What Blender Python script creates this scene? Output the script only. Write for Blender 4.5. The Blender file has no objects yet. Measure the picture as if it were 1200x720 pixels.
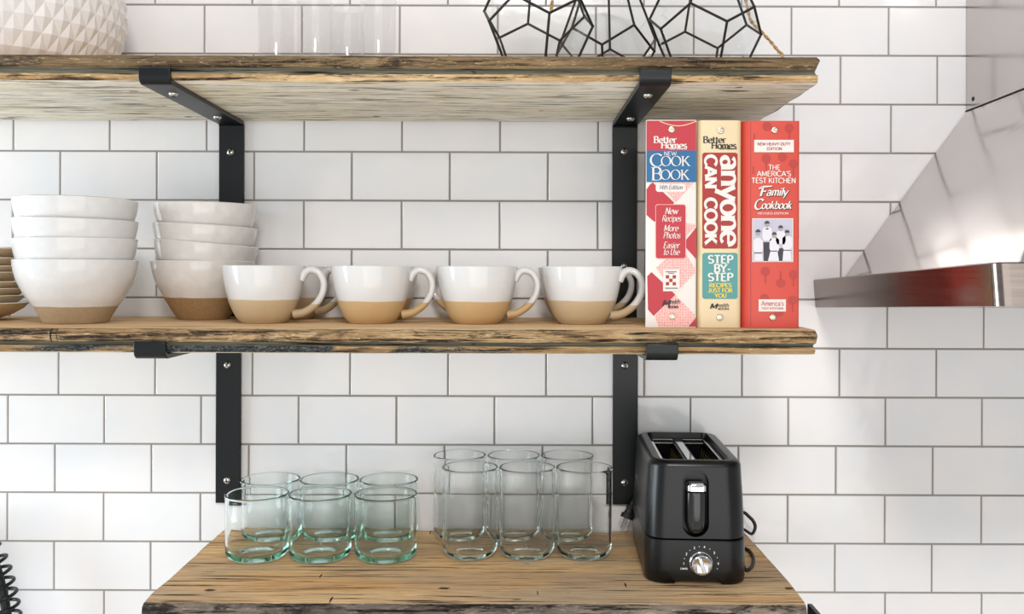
import bpy, bmesh, math, random
from mathutils import Vector, Matrix, noise

random.seed(7)
C = bpy.context.scene.collection
SC = bpy.context.scene
PI = math.pi

# ------------------------------------------------------------------ camera
# photo frame 1200x720; the optical centre sits at pixel (606,320), wall plane at Y=0
D = 1.45                 # camera to tiled wall
S0 = 745.0               # pixels per metre on the wall
CX, CY = 606.0, 320.0
ROLL = 0.00314
cam_d = bpy.data.cameras.new('camera')
cam = bpy.data.objects.new('camera', cam_d)
C.objects.link(cam)
cam.location = (0, -D, 0)
cam.rotation_euler = (PI / 2, -ROLL, 0)
cam_d.sensor_width = 36.0
cam_d.lens = 36.0 * S0 * D / 1200.0
cam_d.shift_x = -(CX - 600) / 1200.0
cam_d.shift_y = (CY - 360) / 1200.0
cam_d.clip_start = 0.02
SC.camera = cam

# ------------------------------------------------------------------ world and light
SC.view_settings.view_transform = 'Standard'
SC.view_settings.look = 'None'
SC.view_settings.gamma = 1.0
SC.view_settings.use_curve_mapping = False
SC.view_settings.exposure = -0.07

w = bpy.data.worlds.new('room_light')
SC.world = w
w.use_nodes = True
nt = w.node_tree
nt.nodes.clear()
wo = nt.nodes.new('ShaderNodeOutputWorld')
bg = nt.nodes.new('ShaderNodeBackground')
tc = nt.nodes.new('ShaderNodeTexCoord')
sep = nt.nodes.new('ShaderNodeSeparateXYZ')
rmp = nt.nodes.new('ShaderNodeValToRGB')
mp = nt.nodes.new('ShaderNodeMapRange')
mp.inputs[1].default_value = -1
mp.inputs[2].default_value = 1
nt.links.new(tc.outputs['Generated'], sep.inputs[0])
nt.links.new(sep.outputs['Z'], mp.inputs[0])
nt.links.new(mp.outputs[0], rmp.inputs[0])
e = rmp.color_ramp.elements
e[0].position = 0.30
e[0].color = (1.60, 1.56, 1.50, 1)
e[1].position = 0.52
e[1].color = (0.66, 0.71, 0.78, 1)
e2 = e.new(0.80)
e2.color = (1.0, 1.04, 1.10, 1)
nt.links.new(rmp.outputs[0], bg.inputs['Color'])
bg.inputs['Strength'].default_value = 0.56
nt.links.new(bg.outputs[0], wo.inputs[0])


def area(name, loc, target, sx, sy, power, col):
    l = bpy.data.lights.new(name, 'AREA')
    l.shape = 'RECTANGLE'
    l.size, l.size_y = sx, sy
    l.energy = power
    l.color = col
    o = bpy.data.objects.new(name, l)
    C.objects.link(o)
    o.location = loc
    d = Vector(target) - Vector(loc)
    o.rotation_euler = d.to_track_quat('-Z', 'Y').to_euler()
    return o


area('window_daylight', (-2.7, -0.75, -0.10), (-0.2, -0.15, -0.10), 1.0, 1.7, 66, (0.80, 0.91, 1.0))
area('front_fill', (0.3, -2.9, -0.30), (0, 0, -0.15), 2.6, 1.7, 30, (1.0, 0.98, 0.95))  # broad unseen fill, set low and enlarged to brighten the lower wall
area('ceiling_lamp', (0.1, -2.2, 1.25), (0.05, 0, 0.0), 0.45, 0.35, 25, (1.0, 0.95, 0.90))

SC.cycles.max_bounces = 32
SC.cycles.transmission_bounces = 32
SC.cycles.transparent_max_bounces = 32
SC.cycles.sample_clamp_indirect = 0.0
SC.cycles.glossy_bounces = 12
SC.cycles.diffuse_bounces = 6


# ------------------------------------------------------------------ helpers
def kf(d):
    return D / (D - d)


def P(px, py, d):
    """photo pixel at depth d in front of the wall -> world point"""
    dx, dy = px - CX, py - CY
    x = dx + dy * ROLL
    y = dy - dx * ROLL
    s = S0 * kf(d)
    return Vector((x / s, -d, -y / s))


def lin(h):
    if isinstance(h, str):
        h = h.lstrip('#')
        c = [int(h[i:i + 2], 16) / 255 for i in (0, 2, 4)]
    else:
        c = [v / 255 for v in h]
    return tuple(v / 12.92 if v <= 0.04045 else ((v + 0.055) / 1.055) ** 2.4 for v in c) + (1.0,)


def mat(name, col, rough=0.5, metal=0.0, spec=0.5, **kw):
    m = bpy.data.materials.new(name)
    m.use_nodes = True
    b = m.node_tree.nodes['Principled BSDF']
    b.inputs['Base Color'].default_value = lin(col)
    b.inputs['Roughness'].default_value = rough
    b.inputs['Metallic'].default_value = metal
    b.inputs['Specular IOR Level'].default_value = spec
    for k, v in kw.items():
        b.inputs[k.replace('_', ' ')].default_value = v
    return m


def bsdf(m):
    return m.node_tree.nodes['Principled BSDF']


def N(m, t, **kw):
    n = m.node_tree.nodes.new(t)
    for k, v in kw.items():
        setattr(n, k, v)
    return n


def L(m, a, b):
    m.node_tree.links.new(a, b)


def ramp(m, src, stops, interp='LINEAR'):
    r = N(m, 'ShaderNodeValToRGB')
    r.color_ramp.interpolation = interp
    el = r.color_ramp.elements
    while len(el) > 1:
        el.remove(el[-1])
    el[0].position, el[0].color = stops[0]
    for p, c in stops[1:]:
        x = el.new(p)
        x.color = c
    L(m, src, r.inputs[0])
    return r.outputs[0]


def g(v):
    return (v, v, v, 1)


def noise_tex(m, vec, scale, detail=4, rough=0.55, distort=0.0):
    n = N(m, 'ShaderNodeTexNoise')
    n.inputs['Scale'].default_value = scale
    n.inputs['Detail'].default_value = detail
    n.inputs['Roughness'].default_value = rough
    n.inputs['Distortion'].default_value = distort
    L(m, vec, n.inputs['Vector'])
    return n.outputs['Fac']


def mapping(m, scale, off=(0, 0, 0), space='Object'):
    t = N(m, 'ShaderNodeTexCoord')
    p = N(m, 'ShaderNodeMapping')
    p.inputs['Scale'].default_value = scale
    p.inputs['Location'].default_value = off
    L(m, t.outputs[space], p.inputs[0])
    return p.outputs[0]


def mixc(m, fac, a, b, mode='MIX'):
    x = N(m, 'ShaderNodeMix', data_type='RGBA', blend_type=mode)
    if isinstance(fac, float):
        x.inputs[0].default_value = fac
    else:
        L(m, fac, x.inputs[0])
    for v, i in ((a, 6), (b, 7)):
        if isinstance(v, tuple):
            x.inputs[i].default_value = v
        else:
            L(m, v, x.inputs[i])
    return x.outputs[2]


def bump(m, h, strength, dist=0.002):
    b = N(m, 'ShaderNodeBump')
    b.inputs['Strength'].default_value = strength
    b.inputs['Distance'].default_value = dist
    L(m, h, b.inputs['Height'])
    L(m, b.outputs[0], bsdf(m).inputs['Normal'])


class MB:
    def __init__(s):
        s.v, s.f, s.m, s.sm = [], [], [], []

    def add(s, vs, fs, mi=0, smooth=False):
        o = len(s.v)
        s.v += [Vector(p) for p in vs]
        for f in fs:
            s.f.append([o + i for i in f])
            s.m.append(mi)
            s.sm.append(smooth)

    def box(s, c, h, mi=0, M=None):
        vs = [Vector((c[0] + a * h[0], c[1] + b * h[1], c[2] + d * h[2])) for a in (-1, 1) for b in (-1, 1) for d in (-1, 1)]
        if M:
            vs = [M @ p for p in vs]
        s.add(vs, [(0, 1, 3, 2), (4, 6, 7, 5), (0, 4, 5, 1), (2, 3, 7, 6), (0, 2, 6, 4), (1, 5, 7, 3)], mi)

    def prism(s, a, b, mi=0, smooth=False, caps=True):
        """two matching loops a (first) and b"""
        n = len(a)
        fs = [(i, (i + 1) % n, n + (i + 1) % n, n + i) for i in range(n)]
        s.add(list(a) + list(b), fs, mi, smooth)
        if caps:
            s.add(list(a), [list(range(n))[::-1]], mi, False)
            s.add(list(b), [list(range(n))], mi, False)

    def loft(s, loops, mi=0, smooth=True, caps=(True, True)):
        n = len(loops[0])
        vs = [p for l in loops for p in l]
        fs = []
        for j in range(len(loops) - 1):
            for i in range(n):
                fs.append((j * n + i, j * n + (i + 1) % n, (j + 1) * n + (i + 1) % n, (j + 1) * n + i))
        if caps[0]:
            fs.append(list(range(n))[::-1])
        if caps[1]:
            fs.append([(len(loops) - 1) * n + i for i in range(n)])
        s.add(vs, fs, mi, smooth)

    def lathe(s, prof, n=64, mi=0, c=(0, 0, 0), axis='Z', mis=None, wob=None):
        vs, fs, o = [], [], len(s.v)
        for (r, z) in prof:
            for i in range(n):
                a = 2 * PI * i / n
                x, y = r * math.cos(a), r * math.sin(a)
                if axis == 'Z':
                    p = (x, y, z)
                else:
                    p = (x, -z, y)      # axis pointing to the viewer
                vs.append(Vector(p) + Vector(c))
        for j in range(len(prof) - 1):
            if prof[j][0] < 1e-7 and prof[j + 1][0] < 1e-7:
                continue
            for i in range(n):
                k = (i + 1) % n
                if prof[j][0] < 1e-7:
                    fs.append((j * n, (j + 1) * n + k, (j + 1) * n + i))
                elif prof[j + 1][0] < 1e-7:
                    fs.append((j * n + i, j * n + k, (j + 1) * n))
                else:
                    fs.append((j * n + i, j * n + k, (j + 1) * n + k, (j + 1) * n + i))
        s.add(vs, fs, mi, True)

    def tube(s, pts, r, n=10, mi=0, closed=False, flat=1.0):
        pts = [Vector(p) for p in pts]
        m = len(pts)
        loops = []
        up = None
        for i, p in enumerate(pts):
            if closed:
                t = pts[(i + 1) % m] - pts[i - 1]
            else:
                t = pts[min(i + 1, m - 1)] - pts[max(i - 1, 0)]
            t.normalize()
            if up is None:
                up = Vector((0, 0, 1)) if abs(t.z) < 0.9 else Vector((1, 0, 0))
            u = (up - t * up.dot(t)).normalized()
            up = u
            v = t.cross(u)
            rr = r[i] if isinstance(r, (list, tuple)) else r
            loops.append([p + (u * math.cos(2 * PI * k / n) + v * flat * math.sin(2 * PI * k / n)) * rr for k in range(n)])
        if closed:
            loops.append(loops[0])
            s.loft(loops, mi, True, (False, False))
        else:
            s.loft(loops, mi, True)

    def build(s, name, mats, parent=None, origin=(0, 0, 0), sharp=0.7, weld=True):
        me = bpy.data.meshes.new(name)
        o3 = Vector(origin)
        me.from_pydata([tuple(p - o3) for p in s.v], [], s.f)
        if not isinstance(mats, (list, tuple)):
            mats = [mats]
        for x in mats:
            me.materials.append(x)
        me.polygons.foreach_set('material_index', s.m)
        me.polygons.foreach_set('use_smooth', s.sm)
        bm = bmesh.new()
        bm.from_mesh(me)
        if weld:
            bmesh.ops.remove_doubles(bm, verts=bm.verts, dist=1e-6)
        bmesh.ops.recalc_face_normals(bm, faces=bm.faces)
        bm.to_mesh(me)
        bm.free()
        if any(s.sm) and sharp:
            me.set_sharp_from_angle(angle=sharp)
        ob = bpy.data.objects.new(name, me)
        C.objects.link(ob)
        if parent:
            ob.parent = parent
        else:
            ob.location = o3
        return ob


def tag(o, label=None, cat=None, group=None, kind=None):
    if label:
        o['label'] = label
    if cat:
        o['category'] = cat
    if group:
        o['group'] = group
    if kind:
        o['kind'] = kind
    return o


def thing(name, label, cat, loc=(0, 0, 0), group=None, rz=0):
    o = bpy.data.objects.new(name, None)
    o.empty_display_size = 0.05
    C.objects.link(o)
    o.location = loc
    o.rotation_euler = (0, 0, rz)
    return tag(o, label, cat, group)


def copy_tree(o, parent=None):
    kids = list(o.children)
    c = o.copy()
    C.objects.link(c)
    if parent:
        c.parent = parent
    for k in kids:
        copy_tree(k, c)
    return c


def bevel(o, wd, seg=2, ang=0.6):
    b = o.modifiers.new('bevel', 'BEVEL')
    b.width = wd
    b.segments = seg
    b.limit_method = 'ANGLE'
    b.angle_limit = ang
    return o


def smooth(pts, n=6, closed=False):
    """Catmull-Rom through points"""
    pts = [Vector(p) for p in pts]
    out = []
    m = len(pts)
    rng = range(m) if closed else range(m - 1)
    for i in rng:
        p0 = pts[(i - 1) % m] if (closed or i > 0) else pts[0] * 2 - pts[1]
        p1 = pts[i]
        p2 = pts[(i + 1) % m]
        p3 = pts[(i + 2) % m] if (closed or i + 2 < m) else pts[-1] * 2 - pts[-2]
        for k in range(n):
            t = k / n
            out.append(0.5 * ((2 * p1) + (p2 - p0) * t + (2 * p0 - 5 * p1 + 4 * p2 - p3) * t * t + (3 * p1 - p0 - 3 * p2 + p3) * t ** 3))
    if not closed:
        out.append(pts[-1])
    return out


def rrect(hw, hl, r, n=6, cx=0, cy=0, z=0):
    out = []
    for (sx, sy, a0) in ((1, 1, 0), (-1, 1, 90), (-1, -1, 180), (1, -1, 270)):
        for i in range(n + 1):
            a = math.radians(a0 + 90 * i / n)
            out.append(Vector((cx + sx * (hw - r) + r * math.cos(a), cy + sy * (hl - r) + r * math.sin(a), z)))
    return out


def cut(ob, cutter):
    m = ob.modifiers.new('cut', 'BOOLEAN')
    m.operation = 'DIFFERENCE'
    m.object = cutter
    m.solver = 'EXACT'
    dg = bpy.context.evaluated_depsgraph_get()
    me = bpy.data.meshes.new_from_object(ob.evaluated_get(dg))
    ob.modifiers.clear()
    old = ob.data
    ob.data = me
    me.name = old.name
    bpy.data.objects.remove(cutter, do_unlink=True)


# ------------------------------------------------------------------ materials
def make_tile():
    m = mat('white_glazed_tile', '#e9e9ea', 0.09, spec=0.5)
    v = mapping(m, (1, 1, 1))
    n = noise_tex(m, v, 9, 2)
    c = ramp(m, n, [(0.35, lin('#e6e7e9')), (0.65, lin('#eceaea'))])
    L(m, c, bsdf(m).inputs['Base Color'])
    n2 = noise_tex(m, v, 26, 2, 0.4)
    bump(m, n2, 0.10, 0.004)
    return m


def make_wood(name, stops, crack, seed, sx=1.3, sy=20.0, crack_t=0.40, fine_amt=0.35, blot=None, blot_t=(0.5, 0.62), speck=None, rough=0.72, bmp=0.5, holes=True, grey=None, knots=None):
    m = mat(name, '#b08858', rough, spec=0.25)
    o = (seed * 3.7, seed * 1.3, seed * 2.1)
    v = mapping(m, (sx, sy, sy), o)
    a = noise_tex(m, v, 1.0, 9, 0.62, 0.6)
    col = ramp(m, a, [(p, lin(c)) for p, c in stops])
    if grey:
        vg = mapping(m, (sx * 1.1, sy * .35, sy * .35), (seed * 4, seed, 2))
        gq = noise_tex(m, vg, 1.0, 5, 0.6)
        col = mixc(m, ramp(m, gq, [(0.42, g(0)), (0.62, g(0.75))]), col, lin(grey))
    vf = mapping(m, (sx * 6, sy * 14, sy * 14), o)
    f = noise_tex(m, vf, 1.0, 6, 0.68)
    fr = ramp(m, f, [(0.30, g(1 - fine_amt)), (0.55, g(1.0)), (0.75, g(1.0 + fine_amt * .25))])
    col = mixc(m, 1.0, col, fr, 'MULTIPLY')
    if blot:
        vb = mapping(m, (sx * 4.0, sy * 1.3, sy * 1.3), (seed, seed * 2, 0))
        b = noise_tex(m, vb, 1.0, 8, 0.72, 0.4)
        br = ramp(m, b, [(blot_t[0], g(0)), (blot_t[1], g(1))])
        col = mixc(m, br, col, lin(blot))
    vc = mapping(m, (sx * 2.4, sy * 5.5, sy * 5.5), (seed * 5, 1, seed))
    k = noise_tex(m, vc, 1.0, 8, 0.66, 0.25)
    kr = ramp(m, k, [(crack_t - 0.07, g(1)), (crack_t + 0.012, g(0))])
    col = mixc(m, kr, col, lin(crack))
    if holes:
        vh = mapping(m, (sx * 9, sy * 2.2, sy * 2.2), (seed * 2, seed, 5))
        h = noise_tex(m, vh, 1.0, 1, 0.4)
        hr = ramp(m, h, [(0.195, g(1)), (0.225, g(0))])
        col = mixc(m, hr, col, lin('#2a1a10'))
    if speck:
        vs = mapping(m, (70, 420, 420), (seed, 0, 0))
        s = noise_tex(m, vs, 1.0, 4, 0.75)
        sr = ramp(m, s, [(0.58, g(0)), (0.72, g(0.9))])
        col = mixc(m, sr, col, lin(speck))
    if knots:
        tk = N(m, 'ShaderNodeTexCoord')
        wob = N(m, 'ShaderNodeTexNoise')
        wob.inputs['Scale'].default_value = 160
        L(m, tk.outputs['Object'], wob.inputs['Vector'])
        for (kx, ky, rx_, ry_, kc) in knots:
            mpn = N(m, 'ShaderNodeMapping')
            mpn.inputs['Scale'].default_value = (1 / rx_, 1 / ry_, 0)
            mpn.inputs['Location'].default_value = (-kx / rx_, -ky / ry_, 0)
            L(m, tk.outputs['Object'], mpn.inputs[0])
            ln_ = N(m, 'ShaderNodeVectorMath', operation='LENGTH')
            L(m, mpn.outputs[0], ln_.inputs[0])
            ad = N(m, 'ShaderNodeMath', operation='ADD')
            L(m, ln_.outputs['Value'], ad.inputs[0])
            L(m, wob.outputs['Fac'], ad.inputs[1])
            hf = N(m, 'ShaderNodeMapRange')
            hf.inputs[2].default_value = 2.0
            L(m, ad.outputs[0], hf.inputs[0])
            kk = ramp(m, hf.outputs[0], [(0.0, g(1)), (0.62, g(1)), (0.72, g(.3)), (0.85, g(0))])
            col = mixc(m, kk, col, lin(kc))
    L(m, col, bsdf(m).inputs['Base Color'])
    inv = N(m, 'ShaderNodeMath', operation='SUBTRACT')
    L(m, f, inv.inputs[0])
    L(m, kr, inv.inputs[1])
    bump(m, inv.outputs[0], bmp, 0.0015)
    return m


M = {}
M['tile'] = make_tile()
M['grout'] = mat('grey_grout', '#9a948e', 0.9, spec=0.1)
def on_plane(px, py, z):
    """point of a level board top or underside seen at a photo pixel -> (x, y)"""
    dx, dy = px - CX, py - CY
    x_, y_ = dx + dy * ROLL, dy - dx * ROLL
    k_ = y_ / (-z * S0)
    return x_ / (S0 * k_), -(D - D / k_)


KN_LOW = [on_plane(246, 692, -.4047) + (.0085, .0042, '#3b2416'), on_plane(521, 690, -.4047) + (.0085, .0040, '#3a2618'), on_plane(925, 690, -.4047) + (.0065, .0042, '#4d2c18'), on_plane(630, 695, -.4047) + (.0008, .010, '#4a3420'),
          on_plane(733, 686, -.4047) + (.0012, .009, '#2a1d12'), on_plane(388, 703, -.4047) + (.0014, .011, '#20150e'), on_plane(376, 675, -.4047) + (.0012, .009, '#2a1c12'), on_plane(605, 703, -.4047) + (.007, .002, '#4a3420'), on_plane(505, 622, -.4047) + (.0016, .02, '#6b5238')]
KN_UP = [on_plane(157, 107, .237) + (.0075, .0032, '#3a2a1c'), on_plane(415, 106, .237) + (.0075, .0028, '#3a2a1c'), on_plane(441, 136.5, .237) + (.0062, .0045, '#2f1a10'), on_plane(221, 137, .237) + (.0065, .004, '#33231a'), on_plane(13, 138, .237) + (.006, .004, '#33231a'),
         on_plane(367, 123, .237) + (.007, .0016, '#40382c'), on_plane(660, 112, .237) + (.010, .0022, '#4a3c28'), on_plane(634, 130, .237) + (.004, .0028, '#3a2a1c'), on_plane(860, 107, .237) + (.018, .0035, '#2f2418')]
M['wood_top_mid'] = make_wood('honey_board_top', [(0.25, '#b98f62'), (0.5, '#dcb88a'), (0.75, '#ead0a8')], '#7d5a38', 2, 2.4, 28, 0.42)
M['wood_top_low'] = make_wood('tan_board_top', [(0.25, '#b48a5c'), (0.42, '#d8ab76'), (0.58, '#ebc48d'), (0.75, '#f2d5a8')], '#4b3828', 5, 2.6, 28, 0.445, fine_amt=.42, blot='#b58e66', blot_t=(0.58, 0.74), grey='#b9a48a', knots=KN_LOW)
M['wood_under'] = make_wood('pale_weathered_board', [(0.22, '#bfae8c'), (0.40, '#ece3cf'), (0.60, '#faf6ec'), (0.8, '#e8d9b9')], '#3f3628', 3, 3.4, 25, 0.445, fine_amt=.40, blot='#b39d74', blot_t=(0.57, 0.74), grey='#e6dcc0', knots=KN_UP)
M['edge_rough'] = make_wood('rough_sawn_edge', [(0.25, '#443627'), (0.42, '#6d5940'), (0.58, '#8c7453'), (0.75, '#b2976f')], '#241a12', 4, 3.6, 34, 0.44, fine_amt=.5, blot='#3d3126', blot_t=(0.53, 0.63), speck='#dcc096', bmp=1.0)
M['edge_gold'] = make_wood('splintered_gold_edge', [(0.25, '#6f5233'), (0.42, '#b08d62'), (0.6, '#d6b688'), (0.8, '#e3cba4')], '#2c1e12', 6, 4.0, 36, 0.44, fine_amt=.5, blot='#4b3826', blot_t=(0.54, 0.64), speck='#f0dcb2', bmp=1.0)
M['edge_mid'] = make_wood('rough_tan_edge', [(0.25, '#6f5537'), (0.42, '#a98960'), (0.6, '#d0b085'), (0.8, '#e0c8a2')], '#2c1e12', 12, 4.2, 40, 0.455, fine_amt=.55, blot='#55422d', blot_t=(0.52, 0.62), speck='#f0dfba', bmp=1.2, knots=[(-.578, -.308, .0011, .02, '#241a12'), (-.5705, -.308, .0006, .02, '#3a2a1c')])
M['edge_groove'] = make_wood('grey_green_groove', [(0.3, '#55534a'), (0.55, '#84816f'), (0.8, '#a3a08e')], '#1f1c17', 7, 3.0, 40, 0.43)
M['edge_dark'] = make_wood('dark_weathered_edge', [(0.28, '#3a342f'), (0.45, '#6d6258'), (0.6, '#8b7e70'), (0.8, '#a3937d')], '#17120e', 8, 4.5, 30, 0.45, fine_amt=.55, blot='#2b2725', blot_t=(0.52, 0.62), speck='#c4b090', bmp=1.2)


def make_charred():
    m = make_wood('tan_and_charred_edge', [(0.25, '#755a3a'), (0.5, '#ac8a5f'), (0.75, '#cbab7c')], '#241a12', 11, 3.6, 40, 0.44, fine_amt=.5, speck='#dcc49a', bmp=0.9)
    # black paint remains between two places along the board
    b = bsdf(m)
    src = b.inputs['Base Color'].links[0].from_socket
    t = N(m, 'ShaderNodeTexCoord')
    sp = N(m, 'ShaderNodeSeparateXYZ')
    L(m, t.outputs['Object'], sp.inputs[0])
    x = ramp(m, N_map(m, sp.outputs['X'], -0.7, 0.5), [(0.0, g(0.56)), (0.18, g(0.52)), (0.21, g(0.76)), (0.385, g(0.74)), (0.40, g(0.40)), (0.445, g(0.38)), (0.46, g(0.70)), (0.58, g(0.60)), (0.68, g(0.42)), (1.0, g(0.38))])
    n = noise_tex(m, mapping(m, (9, 60, 60), (3, 1, 2)), 1.0, 5, 0.65)
    ad = N(m, 'ShaderNodeMath', operation='ADD')
    L(m, x, ad.inputs[0])
    L(m, n, ad.inputs[1])
    fac = ramp(m, N_map(m, ad.outputs[0], 0.0, 2.0), [(0.50, g(0)), (0.56, g(1))])
    sp2 = noise_tex(m, mapping(m, (260, 400, 400)), 1.0, 3, 0.7)
    dark = ramp(m, sp2, [(0.45, lin('#22262a')), (0.62, lin('#5d5f5c')), (0.72, lin('#a7a08e'))])
    L(m, mixc(m, fac, src, dark), b.inputs['Base Color'])
    return m


def N_map(m, src, a, b):
    r = N(m, 'ShaderNodeMapRange')
    r.inputs[1].default_value = a
    r.inputs[2].default_value = b
    L(m, src, r.inputs[0])
    return r.outputs[0]


M['edge_charred'] = make_charred()
M['steel_black'] = mat('black_painted_steel', '#0b1013', 0.33, 0.0, 0.35)
M['screw'] = mat('zinc_screw', '#d5d5d2', 0.25, 1.0)
M['recess'] = mat('screw_recess_dark', '#26262a', 0.6)
M['chrome'] = mat('chrome', '#e6e6e6', 0.07, 1.0)
M['black'] = mat('matte_black_plastic', '#07080a', 0.30, spec=0.38)
M['black_gloss'] = mat('glossy_black_plastic', '#121416', 0.10, spec=0.6)
M['black_in'] = mat('toaster_inside_black', '#15140f', 0.55)
M['rubber'] = mat('black_rubber', '#19191a', 0.55)
M['wire'] = mat('dull_heating_wire', '#a38f62', 0.35, 0.9)
M['print_white'] = mat('white_print', '#e4e4e2', 0.6)
M['came'] = mat('black_lead_came', '#1d1b19', 0.45, 0.3)


def make_twine():
    m = mat('jute_twine', '#b08a58', 0.9, spec=0.1)
    v = mapping(m, (400, 400, 400))
    n = noise_tex(m, v, 1, 3)
    L(m, ramp(m, n, [(0.35, lin('#8a6535')), (0.65, lin('#cfae7a'))]), bsdf(m).inputs['Base Color'])
    return m


M['twine'] = make_twine()


def make_ceramic(name, zline, white, tan):
    m = mat(name, white, 0.12, spec=0.55)
    t = N(m, 'ShaderNodeTexCoord')
    sp = N(m, 'ShaderNodeSeparateXYZ')
    L(m, t.outputs['Object'], sp.inputs[0])
    n = noise_tex(m, mapping(m, (14, 14, 3)), 1.0, 2)
    mm = N(m, 'ShaderNodeMath', operation='MULTIPLY_ADD')
    mm.inputs[1].default_value = 0.004
    mm.inputs[2].default_value = -0.002
    L(m, n, mm.inputs[0])
    ad = N(m, 'ShaderNodeMath', operation='ADD')
    L(m, sp.outputs['Z'], ad.inputs[0])
    L(m, mm.outputs[0], ad.inputs[1])
    gt = N(m, 'ShaderNodeMapRange')
    gt.inputs[1].default_value = zline - 0.0006
    gt.inputs[2].default_value = zline + 0.0006
    L(m, ad.outputs[0], gt.inputs[0])
    n2 = noise_tex(m, mapping(m, (60, 60, 60)), 1.0, 4)
    wcol = ramp(m, n2, [(0.3, lin(white)), (0.7, lin('#d8d6d3'))])
    n3 = noise_tex(m, mapping(m, (300, 300, 300)), 1.0, 3)
    tcol = mixc(m, ramp(m, n3, [(0.35, g(0.0)), (0.7, g(0.25))]), lin(tan), lin('#c6ae8b'))
    L(m, mixc(m, gt.outputs[0], tcol, wcol), bsdf(m).inputs['Base Color'])
    rr = N(m, 'ShaderNodeMapRange')
    rr.inputs[3].default_value = 0.55
    rr.inputs[4].default_value = 0.10
    L(m, gt.outputs[0], rr.inputs[0])
    L(m, rr.outputs[0], bsdf(m).inputs['Roughness'])
    return m


M['cer_bowl'] = make_ceramic('glazed_stoneware_big_bowl', 0.0235, '#cfd0d1', '#a18c70')
M['cer_bowl2'] = make_ceramic('glazed_stoneware_deep_bowl', 0.0330, '#cfcac6', '#957550')
M['cer_mug'] = make_ceramic('glazed_stoneware_mug', 0.0330, '#d2d4d6', '#bba684')
M['cer_mug_gold'] = make_ceramic('glazed_stoneware_mug_warm_lit', 0.0315, '#d2d4d6', '#c2a273')  # same tan made yellower; warm reflected light is put into the colour
M['plate'] = mat('tan_stoneware', '#b8a17f', 0.45, spec=0.4)
M['plate_in'] = mat('white_glaze', '#e8e5df', 0.15)
M['pot'] = mat('white_faceted_ceramic', '#dad6d3', 0.3, spec=0.5)


def make_steel():
    m = mat('dimmed_brushed_stainless', '#857b75', 0.2, 1.0)  # base darkened: the lip's dim reflection is put into the colour
    v = mapping(m, (1.2, 2.5, 320))
    n = noise_tex(m, v, 1.0, 4)
    L(m, ramp(m, n, [(0.3, g(0.13)), (0.7, g(0.24))]), bsdf(m).inputs['Roughness'])
    bump(m, n, 0.05, 0.0005)
    return m


def make_steel_canopy():
    m = mat('polished_stainless_canopy', '#c8c3c0', 0.12, 1.0)
    v = mapping(m, (3, 3, 3))
    n = noise_tex(m, v, 1.6, 2)
    L(m, ramp(m, n, [(0.35, g(0.09)), (0.7, g(0.2))]), bsdf(m).inputs['Roughness'])
    bump(m, n, 0.04, 0.02)
    return m


M['steel'] = make_steel()
M['steel_canopy'] = make_steel_canopy()


def make_glass(name, absorb, dens, ior=1.45):
    """clear glass whose tint comes from the thickness the light crosses"""
    m = bpy.data.materials.new(name)
    m.use_nodes = True
    n = m.node_tree
    n.nodes.remove(n.nodes['Principled BSDF'])
    gl = n.nodes.new('ShaderNodeBsdfGlass')
    gl.inputs['Color'].default_value = (1, 1, 1, 1)
    gl.inputs['Roughness'].default_value = 0.0
    gl.inputs['IOR'].default_value = ior
    out = n.nodes['Material Output']
    n.links.new(gl.outputs[0], out.inputs['Surface'])
    va = n.nodes.new('ShaderNodeVolumeAbsorption')
    va.inputs['Color'].default_value = lin(absorb)
    va.inputs['Density'].default_value = dens
    n.links.new(va.outputs[0], out.inputs['Volume'])
    return m


def make_pane(name, tint, edge=0.55):
    """thin clear sheet: see-through, reflecting more at a grazing angle"""
    m = bpy.data.materials.new(name)
    m.use_nodes = True
    n = m.node_tree
    n.nodes.remove(n.nodes['Principled BSDF'])
    tr = n.nodes.new('ShaderNodeBsdfTransparent')
    tr.inputs['Color'].default_value = lin(tint)
    gl = n.nodes.new('ShaderNodeBsdfGlossy')
    gl.inputs['Roughness'].default_value = 0.02
    lw = n.nodes.new('ShaderNodeLayerWeight')
    pw = n.nodes.new('ShaderNodeMath')
    pw.operation = 'POWER'
    pw.inputs[1].default_value = 4.0
    mr = n.nodes.new('ShaderNodeMapRange')
    mr.inputs[3].default_value = 0.045
    mr.inputs[4].default_value = edge
    n.links.new(lw.outputs['Facing'], pw.inputs[0])
    n.links.new(pw.outputs[0], mr.inputs[0])
    mx = n.nodes.new('ShaderNodeMixShader')
    n.links.new(mr.outputs[0], mx.inputs[0])
    n.links.new(tr.outputs[0], mx.inputs[1])
    n.links.new(gl.outputs[0], mx.inputs[2])
    n.links.new(mx.outputs[0], n.nodes['Material Output'].inputs['Surface'])
    return m


M['glass_green'] = make_glass('aqua_recycled_glass', '#8fdfcd', 14, 1.2)
M['glass_smoke'] = make_glass('clear_greenish_glass', '#8fd8c4', 5, 1.18)
M['acrylic'] = make_pane('clear_acrylic', '#fdfdfd', .30)
M['pane'] = make_pane('thin_clear_glass', '#fbfcfc', .45)

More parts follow.
